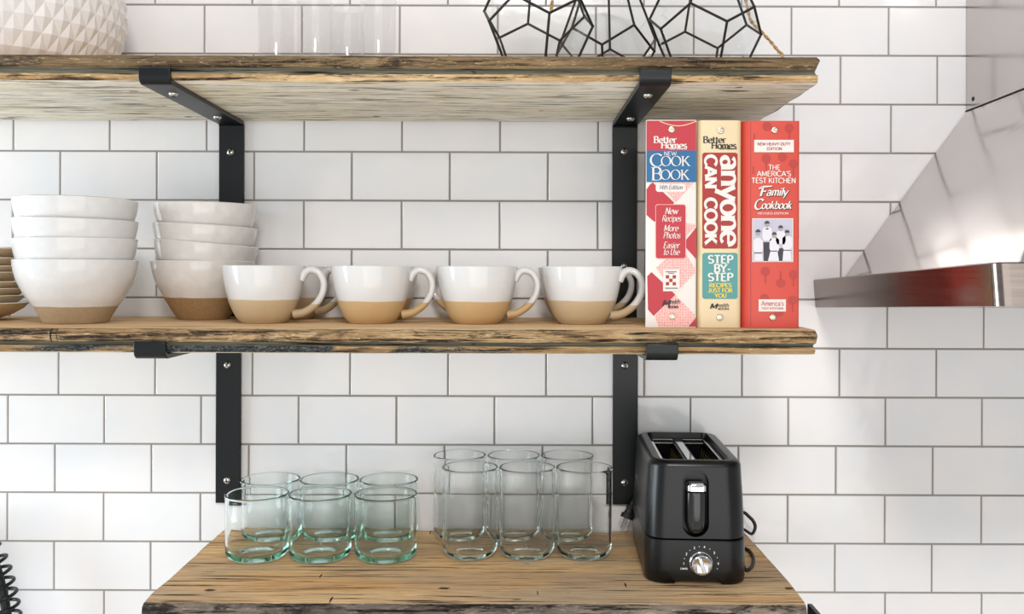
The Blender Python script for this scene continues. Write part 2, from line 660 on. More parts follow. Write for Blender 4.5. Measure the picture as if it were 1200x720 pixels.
# ------------------------------------------------------------------ wall of tiles
def build_wall():
    mb = MB()
    def jx(t):
        tt = max(-8.0, min(8.0, t))
        return (115 * tt - 0.032 * tt ** 3 + 108.9 * (t - tt)) / S0
    phases = {0: .285, 1: -.205, 2: .30, 3: -.178, 4: .31, 5: -.18, 6: .31, 7: -.21, 8: .299, 9: -.226, 10: .264, 11: -.23, 12: .258, 13: -.223}
    y0, pitch = 178.5 - 4 * 57.25, 57.25     # row 0 spans above y=6.75
    gap = 0.0011
    bev = 0.0012
    rnd = random.Random(3)
    for r in range(-9, 25):
        ph = phases.get(r, 0.28 if r % 2 == 0 else -0.21)
        zt = -(y0 + pitch * r - CY) / S0 - gap
        zb = -(y0 + pitch * (r + 1) - CY) / S0 + gap
        for i in range(-11, 13):
            x0, x1 = jx(i + ph) + gap, jx(i + 1 + ph) - gap
            dd = [rnd.uniform(-0.00022, 0.00022) for _ in range(4)]
            fr = [(x0 + bev, -dd[0], zb + bev), (x1 - bev, -dd[1], zb + bev), (x1 - bev, -dd[2], zt - bev), (x0 + bev, -dd[3], zt - bev)]
            md = [(x0 + bev * .3, .0006, zb + bev * .3), (x1 - bev * .3, .0006, zb + bev * .3), (x1 - bev * .3, .0006, zt - bev * .3), (x0 + bev * .3, .0006, zt - bev * .3)]
            bk = [(x0, .004, zb), (x1, .004, zb), (x1, .004, zt), (x0, .004, zt)]
            vs = fr + md + bk
            mb.add(vs, [(0, 1, 2, 3)], 0, False)
            mb.add(vs, [(a + j, a + (j + 1) % 4, a + 4 + (j + 1) % 4, a + 4 + j) for a in (0, 4) for j in range(4)], 0, False)
    mb.add([(-1.4, .0022, -1.45), (1.6, .0022, -1.45), (1.6, .0022, 1.1), (-1.4, .0022, 1.1)], [(0, 1, 2, 3)], 1)
    mb.box((0.1, .06, -.175), (1.5, .05, 1.275), 1)
    o = mb.build('wall_back', [M['tile'], M['grout']], weld=False)
    tag(o, kind='structure')


build_wall()
fl = MB()
fl.box((0.1, -.45, -1.475), (1.5, .55, 0.025), 0)
M['floor'] = make_wood('pale_floor_boards', [(0.3, '#c9b394'), (0.7, '#ddcbb0')], '#8a6f50', 9, 1, 9)
tag(fl.build('floor', M['floor']), kind='structure')


# ------------------------------------------------------------------ shelves
def shelf(name, label, cat, x0, x1, prof, mats, amp, seed, origin, endw=0.003, n=300, yend=None):
    """prof: list of (d, z, material index of the segment to the next point, noise weight)"""
    mb = MB()
    mcount = len(prof)
    vs, fs, ms = [], [], []
    for i in range(n + 1):
        u = i / n
        x = x0 + (x1 - x0) * u
        for j, (d, z, mi, wt) in enumerate(prof):
            a = noise.noise(Vector((x * 9, seed + j * 3.1, 0))) * 0.6 + noise.noise(Vector((x * 34, seed + j * 5.3, 4))) * 0.4 + noise.noise(Vector((x * 110, seed + j * 7.7, 9))) * 0.3
            b = noise.noise(Vector((x * 26, seed + j * 2.1, 15))) * 0.6 + noise.noise(Vector((x * 90, seed + j, 25))) * 0.4
            dd = d + a * amp * wt
            zz = z + b * amp * 0.45 * wt
            xx = x
            if i in (0, n):
                sgn = 1 if i == n else -1
                e1 = noise.noise(Vector((d * 22, z * 120, seed + 40))) * endw + noise.noise(Vector((d * 70, z * 60, seed))) * endw * .5
                xx = x + e1
                if d > 0.29:
                    xx -= sgn * 0.002
            vs.append((xx, -dd, zz))
    for i in range(n):
        for j in range(mcount):
            k = (j + 1) % mcount
            mb_f = (i * mcount + j, (i + 1) * mcount + j, (i + 1) * mcount + k, i * mcount + k)
            fs.append(mb_f)
            ms.append(prof[j][2])
    o = len(mb.v)
    mb.v += [Vector(p) for p in vs]
    for f, m_ in zip(fs, ms):
        mb.f.append(list(f)); mb.m.append(m_); mb.sm.append(True)
    for i in (0, n):
        mb.f.append([i * mcount + j for j in range(mcount)]); mb.m.append(len(mats) - 1); mb.sm.append(False)
    ob = mb.build(name, mats, None, origin, sharp=0.5)
    return tag(ob, label, cat)


# profile goes: back-bottom -> underside to the front -> up the front face -> top back
DB = 0.0075
def planes(z0, z1, front, low_in, mats_idx, groove=(0.40, 0.56), tops=8, bots=8):
    under, low, groove_m, rough, top = mats_idx
    t = z1 - z0
    pr = []
    for i in range(bots):
        pr.append((DB + (front - low_in - .012 - DB) * i / bots, z0, under, 0.0))
    pr.append((front - low_in - .010, z0, under, 0.15))
    pr.append((front - low_in - .003, z0 + .0015, low, 0.4))
    pr.append((front - low_in, z0 + .006, low, 0.7))
    pr.append((front - low_in, z0 + t * groove[0] - .002, low, 0.7))
    pr.append((front - low_in - .001, z0 + t * groove[0], groove_m, 0.5))
    pr.append((front - low_in - .006, z0 + t * (groove[0] + .04), groove_m, 0.2))
    pr.append((front - low_in - .006, z0 + t * (groove[1] - .04), groove_m, 0.2))
    pr.append((front - .003, z0 + t * groove[1], rough, 0.7))
    pr.append((front, z0 + t * (groove[1] + .12), rough, 1.0))
    pr.append((front + .001, z0 + t * .8, rough, 1.0))
    pr.append((front - .001, z1 - .004, rough, 1.0))
    pr.append((front - .006, z1 - .0006, top, 0.5))
    for i in range(tops):
        pr.append((front - .012 - (front - .012 - DB) * i / tops, z1, top, 0.0))
    pr.append((DB, z1, top, 0.0))
    return pr


ZT_U, ZT_T = 0.2370, 0.2706     # top shelf
ZM_U, ZM_T = -0.1015, -0.0700   # middle shelf
ZB_T = -0.4047                  # lowest board
SHM = [M['wood_under'], M['edge_gold'], M['edge_groove'], M['edge_rough'], M['wood_top_mid'], M['edge_rough']]
shelf('wooden_shelf', 'thick reclaimed wooden upper shelf with pale weathered underside, carrying the glass terrariums', 'shelf', -1.0, 0.3745,
      planes(ZT_U, ZT_T, 0.308, 0.004, (0, 1, 2, 3, 4), (0.30, 0.50)), SHM, 0.0032, 1.0, (0, 0, ZT_U))
SHM2 = [M['wood_under'], M['edge_charred'], M['edge_groove'], M['edge_mid'], M['wood_top_mid'], M['edge_mid']]
shelf('wooden_shelf', 'thick reclaimed wooden middle shelf holding the bowls, mugs and cookbooks', 'shelf', -1.0, 0.3735,
      planes(ZM_U, ZM_T, 0.308, 0.004, (0, 1, 2, 3, 4), (0.31, 0.47)), SHM2, 0.0030, 21.0, (0, 0, ZM_U))
t_, z0_ = 0.045, ZB_T - 0.045
pr = [(.006 + .31 * i / 6, z0_, 0, 0) for i in range(6)] + [(.312, z0_, 1, .5), (.322, z0_ + .008, 1, 1), (.326, z0_ + .02, 1, 1.0), (.3275, z0_ + .032, 1, 1.0), (.327, ZB_T - .005, 1, 1.0), (.322, ZB_T - .0008, 2, .6)] + \
     [(.315 - .309 * i / 12, ZB_T, 2, 0) for i in range(12)] + [(.006, ZB_T, 2, 0)]
shelf('wooden_board', 'lowest reclaimed wooden board with dark weathered front edge, under the tumblers and toaster', 'shelf', -0.457, 0.357, pr,
      [M['wood_under'], M['edge_dark'], M['wood_top_low'], M['edge_dark']], 0.0035, 33.0, (0, 0, z0_), endw=0.0035)

# black steel frame carrying the lowest board
fr = thing('steel_frame', 'black steel angle frame under the lowest wooden board', 'bracket', (-0.05, 0, z0_ - .03))
for xa in (-0.428, 0.328):
    mb = MB()
    mb.box((xa, -0.160, z0_ - .0085), (.018, .1590, .0080))
    bevel(mb.build('rail', M['steel_black'], fr, fr.location), .002)
mb = MB()
mb.box((-0.05, -0.309, z0_ - .0085), (.359, .010, .0080))
bevel(mb.build('front_rail', M['steel_black'], fr, fr.location), .002)
mb = MB()
mb.box((.3645, -0.335, ZB_T - .0335), (.0030, .030, .0285))
mb.box((.340, -0.361, ZB_T - .057), (.0275, .004, .005))
bevel(mb.build('end_lip', M['steel_black'], fr, fr.location), .001)


# ------------------------------------------------------------------ brackets
def bracket(label, x, arm_top, lip_top, leg_bottom, xlip, screws_leg, screws_arm):
    th, hw = 0.006, 0.0195
    root = thing('shelf_bracket', label, 'bracket', (x, 0, leg_bottom), 'black steel shelf brackets')
    a, b = arm_top - th, arm_top
    front = 0.3205
    # side outline of the bent strip in (d, z): outer then inner path
    def arc(cx, cz, r, a0, a1, n=6):
        return [(cx + r * math.cos(math.radians(a0 + (a1 - a0) * i / n)), cz + r * math.sin(math.radians(a0 + (a1 - a0) * i / n))) for i in range(n + 1)]
    ro, ri = 0.011, 0.005
    # under/outer side : leg front, inside corner, arm underside, lip outer
    outer = [(0.0065, leg_bottom)] + arc(0.0065 + ri, a - ri, ri, 180, 90) + arc(front - ro, a + ro, ro, -90, 0) + [(front, lip_top - .0015), (front - .002, lip_top)]
    inner = [(front - th, lip_top)] + arc(front - ro, a + ro, ri, 0, -90) + arc(0.0005 + ro, b - ro, ro, 90, 180) + [(0.0005, leg_bottom)]
    loop = outer + inner
    dx = (xlip - x) / front
    A = [Vector((x - hw + dx * d, -d, z)) for d, z in loop]
    B = [Vector((x + hw + dx * d, -d, z)) for d, z in loop]
    mb = MB()
    n = len(loop)
    no = len(outer)
    ni = len(inner)
    vs = A + B
    fs = [(i, (i + 1) % n, n + (i + 1) % n, n + i) for i in range(n)]
    mb.add(vs, fs, 0, True)
    # side faces as strips between outer and inner paths
    oi = [0, 4, 11, 14, no - 1]
    inner_r = inner[::-1]
    # resample both paths to a common parameter for the side strips
    ladder = []
    for k in range(max(no, ni)):
        o_ = min(no - 1, round(k * (no - 1) / (max(no, ni) - 1)))
        i_ = min(ni - 1, round(k * (ni - 1) / (max(no, ni) - 1)))
        ladder.append((o_, n - 1 - i_))
    for off in (0, n):
        ff = []
        for (p, q), (p2, q2) in zip(ladder, ladder[1:]):
            f = []
            for z in (p, p2, q2, q):
                if off + z not in f:
                    f.append(off + z)
            if len(f) > 2:
                ff.append(f)
        mb.add(vs, ff, 0, False)
    bevel(mb.build('strip', M['steel_black'], root, root.location, sharp=0.5), .0008, 2)
    def screw(pos, nrm):
        sb = MB()
        sb.lathe([(0, .0042), (.002, .0041), (.0042, .0030), (.0058, .0010), (.0060, 0), (0, 0)], 24, 0)
        s = sb.build('screw', M['screw'], root, (0, 0, 0))
        s.location = Vector(pos) - Vector(root.location)
        ang = random.uniform(0, 1.5)
        cb = MB()
        Rz = Matrix.Rotation(ang, 3, 'Z')
        cb.box((0, 0, .0040), (.0030, .0007, .0006), 0, Rz)
        cb.box((0, 0, .0040), (.0007, .0030, .0006), 0, Rz)
        cc = cb.build('cross_recess', M['recess'], s)
        s.rotation_euler = Vector(nrm).to_track_quat('Z', 'Y').to_euler()
    for z in screws_leg:
        screw((x + dx * .0065 - .001, -0.0066, z), (0, -1, 0))
    for d in screws_arm:
        screw((x + dx * d, -d, a), (0, 0, -1))
    return root


bracket('black steel bracket bolted above the bowls, holding left of the upper shelf', P(272.5, 170, 0).x, ZT_U, .2515, ZM_T + .0008, P(181.5, 92, .3175).x, [P(270, 178.5, .0065).z], [.255, .075])
bracket('black steel bracket bolted left of the cookbooks, holding right of the upper shelf', P(731.7, 200, 0).x, ZT_U, .2515, ZM_T + .0008, P(768, 92, .3175).x, [P(731, 178, .0065).z, P(731, 313, .0065).z], [.255, .075])
bracket('black steel bracket behind the short tumblers, holding left of the middle shelf', P(268.7, 500, 0).x, ZM_U, -.0855, P(268, 588.7, 0).z, P(176, 411, .3175).x, [P(267, 428, .0065).z, P(267, 563.5, .0065).z], [])
bracket('black steel bracket between tall tumblers and toaster, holding right of the middle shelf', P(732.2, 500, 0).x, ZM_U, -.0855, P(732, 590.7, 0).z, P(776, 411, .3175).x, [P(732, 428.7, .0065).z, P(731, 566, .0065).z], [])


# ------------------------------------------------------------------ bowls
def spline_prof(pts, n=5):
    return [(max(p.x, 0), p.y) for p in smooth([(a, b, 0) for a, b in pts], n)]


def bowl_mesh(R, H, base, prof_rel, t, mname):
    out = [(base - .004, 0.0015), (base - .001, 0.0)] + prof_rel
    mb = MB()
    o = spline_prof([(base, 0.0008)] + prof_rel, 5)
    inner = [(r - t, z) for r, z in reversed(o) if z > .008]
    prof = [(0, .0015), (base - .004, .0015), (base - .0015, 0)] + o + [(R - t * .4, H + .0012)] + [(R - t * .85, H + .0006)] + inner[1:] + [(base * .7, .0075), (0, .007)]
    mb.lathe(prof, 72)
    me = mb.build('bowl', M[mname], sharp=0.9)
    return me


BIG = [(.046, .010), (.0538, .0235), (.0625, .036), (.0722, .055), (.0768, .070), (.0790, .0852)]
c = P(89.5, 340, .19)
b0 = bowl_mesh(.0790, .0852, .041, BIG, .005, 'cer_bowl')
b0.name = 'bowl'
lab = ['white bowl with tan foot, bottom of the left bowl stack', 'white bowl second from the bottom in the left bowl stack', 'white bowl third from the bottom in the left bowl stack', 'white bowl on top of the left bowl stack']
zs = [0, .0285, .0545, .0815]
tl = [(0, 0), (0.004, -.008), (.008, .018), (-.012, .004)]
for i in range(4):
    o = b0 if i == 0 else b0.copy()
    if i:
        C.objects.link(o)
    o.location = (c.x - (.001 if i == 3 else 0) - .0012 * (i == 2), -.19, ZM_T + zs[i])
    o.rotation_euler = (tl[i][0], tl[i][1], i * 1.3)
    if i:
        o.rotation_mode = 'ZYX'
        o.rotation_euler = (tl[i][0], tl[i][1], 0)
    tag(o, lab[i], 'bowl', 'stoneware bowls in the left stack')
SM = [(.0425, .010), (.0495, .022), (.0565, .034), (.0660, .053), (.0712, .069), (.0742, .0850)]
c = P(238.5, 340, .083)
b1 = bowl_mesh(.0742, .0850, .0365, SM, .0042, 'cer_bowl2')
lab = ['cream white bowl with brown foot, bottom of the right bowl stack', 'tilted cream bowl second from the bottom in the right bowl stack', 'slightly tilted cream bowl third from the bottom in the right bowl stack', 'cream bowl on top of the right bowl stack, before the black bracket']
zs = [0, .0275, .0525, .0835]
tl = [(0, 0), (0, .085), (0, .05), (0, 0.006)]
for i in range(4):
    o = b1 if i == 0 else b1.copy()
    if i:
        C.objects.link(o)
    o.location = (c.x + (0, .0012, .001, .003)[i] - math.sin(tl[i][1]) * .04, -.083, ZM_T + zs[i])
    o.rotation_euler = (0, tl[i][1], 0)
    tag(o, lab[i], 'bowl', 'stoneware bowls in the right stack')


# ------------------------------------------------------------------ plates
def make_plate():
    R = .085
    mb = MB()
    under = [(0, .002), (.040, .002), (.042, 0), (.046, 0), (.047, .0025), (.064, .009), (.077, .0165), (R - .0004, .0243), (R, .0252)]
    mb.lathe(under, 64, 0)
    top = [(R, .0252), (R - .001, .0260), (.077, .0205), (.063, .0130), (.045, .0075), (0, .0068)]
    mb.lathe(top, 64, 1)
    return mb.build('plate', [M['plate'], M['plate_in']], sharp=0.9)


pl = make_plate()
zr = [-.0448, -.0345, -.0245, -.0150, -.0015, .0070, .0185, .0320]
rx = [26, 21.5, 22, 22.5, 20, 20.5, 21.5, 22]
words_ = ['bottom plate', 'second plate from the bottom', 'third plate from the bottom', 'fourth plate from the bottom', 'fourth plate from the top', 'third plate from the top', 'second plate from the top', 'top plate']
for i in range(8):
    o = pl if i == 0 else pl.copy()
    if i:
        C.objects.link(o)
    z = zr[i] - .0252
    if i == 0:
        z = ZM_T
    o.location = (P(rx[i], 330, .14).x - .085, -.14, z)
    tag(o, words_[i] + ' of the tan stoneware stack at the left photo edge', 'plate', 'stoneware plates stacked at the left edge')


# ------------------------------------------------------------------ mugs
def make_mug(mname):
    root = thing('mug', None, None)
    R, H, t = .0562, .0780, .0036
    o = spline_prof([(.0300, .0008), (.0372, .0085), (.0432, .020), (.0483, .034), (.0528, .054), (R, H)], 5)
    inner = [(r - t, z) for r, z in reversed(o) if z > .007]
    prof = [(0, .0015), (.026, .0015), (.0285, 0)] + o + [(R - t * .35, H + .0011), (R - t * .85, H + .0005)] + inner[1:] + [(.022, .0062), (0, .006)]
    mb = MB()
    mb.lathe(prof, 64)
    b = mb.build('body', M[mname], root, sharp=0.9)
    pts = smooth([(.0515, 0, .0600), (.0570, 0, .0690), (.0655, 0, .0735), (.0768, 0, .0690), (.0833, 0, .0560), (.0812, 0, .0400), (.0713, 0, .0250), (.0565, 0, .0150), (.0420, 0, .0120)], 6)
    n = len(pts)
    rr = [.0062 - .0016 * math.sin(PI * i / (n - 1)) for i in range(n)]
    mb = MB()
    mb.tube(pts, rr, 14, flat=1.25)
    mb.build('handle', M[mname + '_h'], root, sharp=0.9)
    return root


M['cer_mug_h'] = make_ceramic('glazed_stoneware_mug_handle', 0.0265, '#d2d4d6', '#bba684')
M['cer_mug_gold_h'] = make_ceramic('glazed_stoneware_warm_lit_mug_handle', 0.0290, '#d2d4d6', '#c2a273')  # handle tan carries the same painted warm reflection
m_a = make_mug('cer_mug')
m_b = make_mug('cer_mug_gold')
DF, DR = .177, .0605
mugs = [
    (m_a, 309.5, DF, -.06, 'white and tan mug in front, beside the right bowl stack, leftmost of the front mugs'),
    (m_b, 435.7, DF, 0.0, 'white and tan mug, second from the left in the front row'),
    (m_b, 558.8, DF, 0.03, 'white and tan mug, third from the left in the front row'),
    (m_a, 681.8, DF, -.28, 'white and tan front mug nearest the cookbooks'),
    (m_a, 343.5, DR, -.35, 'white and tan mug at the wall half hidden behind the leftmost front mug'),
    (m_b, 446.5, DR, 2.6, 'white and tan mug at the wall behind the second front mug'),
    (m_b, 563.6, DR, 2.7, 'white and tan mug at the wall behind the third front mug'),
    (m_a, 674.5, DR, -.10, 'white and tan mug at the wall behind the front mug nearest the cookbooks'),
]
used = set()
for (src, px, d, rz, lb) in mugs:
    if src.name in used:
        o = copy_tree(src)
    else:
        o = src
        used.add(src.name)
    o.location = (P(px, 340, d).x, -d, ZM_T)
    o.rotation_euler = (0, 0, rz)
    tag(o, lb, 'mug', 'two tone stoneware mugs on the middle shelf')


# ------------------------------------------------------------------ lettering
def arcp(cx, cy, rx, ry, a0, a1):
    n = max(6, int(abs(a1 - a0) / 14))
    return ('A', [(cx + rx * math.cos(math.radians(a0 + (a1 - a0) * i / n)), cy + ry * math.sin(math.radians(a0 + (a1 - a0) * i / n))) for i in range(n + 1)])


def ln(*q):
    return ('L', [(q[0], q[1]), (q[2], q[3])])


GL = {
    'A': (.82, [ln(.04, 0, .41, 1), ln(.41, 1, .78, 0), ln(.18, .33, .64, .33)]),
    'B': (.70, [ln(.14, 0, .14, 1), ln(.14, 1, .36, 1), ln(.14, .53, .38, .53), ln(.14, 0, .38, 0), arcp(.36, .765, .23, .235, 90, -90), arcp(.38, .265, .26, .265, 90, -90)]),
    'C': (.82, [arcp(.46, .5, .40, .5, 42, 318)]),
    'D': (.80, [ln(.14, 0, .14, 1), ln(.14, 1, .34, 1), ln(.14, 0, .34, 0), arcp(.34, .5, .40, .5, 90, -90)]),
    'E': (.66, [ln(.14, 0, .14, 1), ln(.14, 1, .58, 1), ln(.14, .52, .5, .52), ln(.14, 0, .6, 0)]),
    'F': (.62, [ln(.14, 0, .14, 1), ln(.14, 1, .58, 1), ln(.14, .52, .5, .52)]),
    'G': (.86, [arcp(.46, .5, .40, .5, 42, 330), ln(.8, .45, .8, .1), ln(.56, .45, .8, .45)]),
    'H': (.84, [ln(.14, 0, .14, 1), ln(.70, 0, .70, 1), ln(.14, .52, .70, .52)]),
    'I': (.30, [ln(.15, 0, .15, 1)]),
    'L': (.60, [ln(.14, 0, .14, 1), ln(.14, 0, .56, 0)]),
    'J': (.50, [ln(.36, .25, .36, 1), arcp(.2, .25, .16, .25, 0, -160)]),
    'K': (.78, [ln(.14, 0, .14, 1), ln(.16, .42, .64, 1), ln(.30, .58, .72, 0)]),
    'M': (1.0, [ln(.14, 0, .14, 1), ln(.14, 1, .5, .15), ln(.5, .15, .86, 1), ln(.86, 0, .86, 1)]),
    'N': (.84, [ln(.14, 0, .14, 1), ln(.14, 1, .70, 0), ln(.70, 0, .70, 1)]),
    'O': (.92, [arcp(.46, .5, .40, .5, 0, 360)]),
    'P': (.66, [ln(.14, 0, .14, 1), ln(.14, 1, .36, 1), ln(.14, .46, .36, .46), arcp(.36, .73, .25, .27, 90, -90)]),
    'R': (.74, [ln(.14, 0, .14, 1), ln(.14, 1, .36, 1), ln(.14, .5, .36, .5), arcp(.36, .75, .24, .25, 90, -90), ln(.36, .5, .68, 0)]),
    'S': (.66, [arcp(.33, .745, .23, .245, 30, 270), arcp(.33, .25, .25, .25, 90, -150)]),
    'T': (.70, [ln(.35, 0, .35, 1), ln(.04, 1, .66, 1)]),
    'U': (.82, [ln(.14, .3, .14, 1), arcp(.41, .3, .27, .3, 180, 360), ln(.68, .3, .68, 1)]),
    'V': (.78, [ln(.04, 1, .39, 0), ln(.39, 0, .74, 1)]),
    'W': (1.1, [ln(.04, 1, .3, 0), ln(.3, 0, .55, .9), ln(.55, .9, .8, 0), ln(.8, 0, 1.06, 1)]),
    'Y': (.76, [ln(.04, 1, .38, .48), ln(.72, 1, .38, .48), ln(.38, .48, .38, 0)]),
    'a': (.60, [arcp(.26, .19, .19, .19, 0, 360), ln(.47, 0, .47, .44), arcp(.27, .44, .20, .22, 0, 150)]),
    'b': (.62, [ln(.12, 0, .12, 1), arcp(.34, .33, .22, .33, 0, 360)]),
    'c': (.54, [arcp(.31, .33, .25, .33, 45, 315)]),
    'd': (.62, [ln(.50, 0, .50, 1), arcp(.28, .33, .22, .33, 0, 360)]),
    'e': (.58, [arcp(.30, .33, .25, .33, 0, 312), ln(.06, .35, .54, .35)]),
    'h': (.64, [ln(.12, 0, .12, 1), arcp(.33, .42, .20, .24, 180, 0), ln(.53, 0, .53, .42)]),
    'i': (.28, [ln(.14, 0, .14, .66), ln(.14, .82, .14, .93)]),
    'k': (.60, [ln(.12, 0, .12, 1), ln(.14, .28, .46, .66), ln(.24, .40, .54, 0)]),
    'l': (.26, [ln(.13, 0, .13, 1)]),
    'm': (.94, [ln(.12, 0, .12, .66), arcp(.30, .42, .17, .24, 180, 0), ln(.47, 0, .47, .42), arcp(.65, .42, .17, .24, 180, 0), ln(.82, 0, .82, .42)]),
    'n': (.64, [ln(.12, 0, .12, .66), arcp(.33, .42, .20, .24, 180, 0), ln(.53, 0, .53, .42)]),
    'o': (.62, [arcp(.31, .33, .25, .33, 0, 360)]),
    'p': (.62, [ln(.12, -.28, .12, .66), arcp(.34, .33, .22, .33, 0, 360)]),
    'r': (.46, [ln(.12, 0, .12, .66), arcp(.30, .42, .18, .24, 180, 45)]),
    's': (.48, [arcp(.24, .50, .16, .16, 30, 270), arcp(.24, .17, .18, .17, 90, -150)]),
    't': (.42, [ln(.19, .05, .19, .92), ln(.02, .66, .38, .66), arcp(.29, .12, .10, .12, 180, 300)]),
    'u': (.64, [ln(.12, .24, .12, .66), arcp(.32, .24, .20, .24, 180, 360), ln(.52, 0, .52, .66)]),
    'w': (.86, [ln(.03, .66, .23, 0), ln(.23, 0, .43, .6), ln(.43, .6, .63, 0), ln(.63, 0, .83, .66)]),
    'x': (.56, [ln(.04, .66, .52, 0), ln(.52, .66, .04, 0)]),
    'y': (.58, [ln(.03, .66, .29, .02), ln(.55, .66, .18, -.28)]),
    '1': (.5, [ln(.28, 0, .28, 1), ln(.1, .8, .28, 1)]),
    '2': (.6, [arcp(.3, .74, .23, .26, 160, -30), ln(.5, .61, .06, 0), ln(.06, 0, .56, 0)]),
    '3': (.6, [arcp(.28, .75, .21, .25, 150, -90), arcp(.28, .26, .25, .26, 90, -150)]),
    '4': (.62, [ln(.44, 0, .44, 1), ln(.44, 1, .04, .3), ln(.04, .3, .6, .3)]),
    '5': (.6, [ln(.14, 1, .5, 1), ln(.14, 1, .12, .55), arcp(.28, .32, .25, .32, 130, -140)]),
    '6': (.6, [arcp(.3, .3, .24, .3, 0, 360), ln(.42, 1, .08, .42)]),
    '-': (.42, [ln(.06, .36, .36, .36)]),
    "'": (.22, [ln(.11, .78, .11, 1)]),
    ' ': (.32, []),
}


def text_quads(s, thick, pen_deg=22, contrast=1.0, serif=0.0, track=0.0):
    """quads in units of the cap height; returns (quads, width)"""
    out, x = [], 0.0
    p = (math.cos(math.radians(pen_deg)), math.sin(math.radians(pen_deg)))
    def wd(dx, dy):
        l = math.hypot(dx, dy) or 1
        c_ = abs(dx * p[1] - dy * p[0]) / l
        return thick * ((1 - contrast) + contrast * max(c_, .16)) / 2
    for ch in s:
        adv, strokes = GL[ch]
        for kind, pts in strokes:
            n = len(pts)
            Lf, Rt = [], []
            closed = kind == 'A' and math.hypot(pts[0][0] - pts[-1][0], pts[0][1] - pts[-1][1]) < 1e-6
            for i in range(n):
                if closed:
                    a_, b_ = pts[(i - 1) % (n - 1)], pts[(i + 1) % (n - 1)]
                else:
                    a_, b_ = pts[max(i - 1, 0)], pts[min(i + 1, n - 1)]
                dx, dy = b_[0] - a_[0], b_[1] - a_[1]
                l = math.hypot(dx, dy) or 1
                h = wd(dx, dy)
                nx, ny = -dy / l * h, dx / l * h
                Lf.append((x + pts[i][0] + nx, pts[i][1] + ny))
                Rt.append((x + pts[i][0] - nx, pts[i][1] - ny))
            for i in range(n - 1):
                out.append([Lf[i], Lf[i + 1], Rt[i + 1], Rt[i]])
            if kind == 'L' and serif > 0:
                (ax, ay), (bx, by) = pts
                if abs(by - ay) > abs(bx - ax) * .8:
                    for (ex, ey) in pts:
                        if ey in (0, 1, .66, -.28) and not (ch in 'it' and ey == 1):
                            top = ey in (1, .66)
                            st = serif * .42
                            y0_, y1_ = (ey - st, ey) if top else (ey, ey + st)
                            hl = serif + thick * .35
                            out.append([(x + ex - hl, y0_), (x + ex + hl, y0_), (x + ex + hl, y1_), (x + ex - hl, y1_)])
        x += adv + track
    return out, x - track


def text_part(parent, name, material, d, items, label=None):
    """items: (string, x0, baseline y, width px, cap height px, style dict)"""
    mb = MB()
    for (s, x0, yb, wpx, hpx, st) in items:
        st = dict(st)
        sl = st.pop('slant', 0.0)
        vert = st.pop('vert', False)
        rise = st.pop('rise', 0.0)
        q, wn = text_quads(s, **st)
        xs = wpx / (wn * hpx)
        for qi, quad in enumerate(q):
            pts = []
            de = d + (qi % 17) * 1.5e-5
            for (u, v) in quad:
                u2 = (u * xs + v * sl) * hpx
                if vert:
                    pts.append(P(x0 + v * hpx, yb + u2, de))
                else:
                    pts.append(P(x0 + u2, yb - v * hpx - u2 * rise, de))
            mb.add(pts, [(0, 1, 2, 3)])
    o = mb.build(name, material, parent, parent.location, weld=False)
    if label:
        o['label'] = label
    return o


def poly_part(parent, name, material, d, polys, label=None):
    mb = MB()
    for pl_ in polys:
        mb.add([P(x, y, d) for x, y in pl_], [list(range(len(pl_)))])
    o = mb.build(name, material, parent, parent.location, weld=False)
    if label:
        o['label'] = label
    return o


def rr_px(x0, y0, x1, y1, r=0.0, n=5):
    if r <= 0:
        return [(x0, y0), (x1, y0), (x1, y1), (x0, y1)]
    out = []
    for cx, cy, a0 in ((x1 - r, y0 + r, -90), (x1 - r, y1 - r, 0), (x0 + r, y1 - r, 90), (x0 + r, y0 + r, 180)):
        for i in range(n + 1):
            a = math.radians(a0 + 90 * i / n)
            out.append((cx + r * math.cos(a), cy + r * math.sin(a)))
    return out


def ell_px(cx, cy, rx, ry, n=20, a0=0, a1=360):
    return [(cx + rx * math.cos(math.radians(a0 + (a1 - a0) * i / n)), cy + ry * math.sin(math.radians(a0 + (a1 - a0) * i / n))) for i in range(n)]


# ------------------------------------------------------------------ cookbooks
BD = .265
K = {n: mat('print_' + n, c_, .38, spec=.45) for n, c_ in dict(red='#b52936', white='#ded7d0', blue='#14608f', cream='#dcc7a0', deepred='#9d2620', teal='#4c908e', yellow='#e2c742', coral='#c94638', coraldark='#ad382e', black='#1d1a1a', grey='#b9b7c6', midgrey='#6d6a72', skin='#a3989a', shirt='#d6d3d9', darkcloth='#33303a', paleline='#efb0a8').items()}
M['pages'] = mat('paper_pages', '#e9dfc8', .9)


def make_plaid():
    m = mat('red_checked_print', '#e9a29b', .4)
    v = mapping(m, (1, 1, 1))
    ck = N(m, 'ShaderNodeTexChecker')
    ck.inputs['Scale'].default_value = 420
    rot = N(m, 'ShaderNodeMapping')
    rot.inputs['Rotation'].default_value = (0, 0.78, 0)
    L(m, v, rot.inputs[0])
    L(m, rot.outputs[0], ck.inputs['Vector'])
    n = noise_tex(m, mapping(m, (300, 300, 900)), 1, 2)
    c1 = ramp(m, n, [(.35, lin('#e08a86')), (.65, lin('#f3cfc6'))])
    ck.inputs['Color1'].default_value = lin('#efc2b8')
    ck.inputs['Color2'].default_value = lin('#dc8580')
    L(m, mixc(m, .5, c1, ck.outputs['Color']), bsdf(m).inputs['Base Color'])
    return m


K['plaid'] = make_plaid()


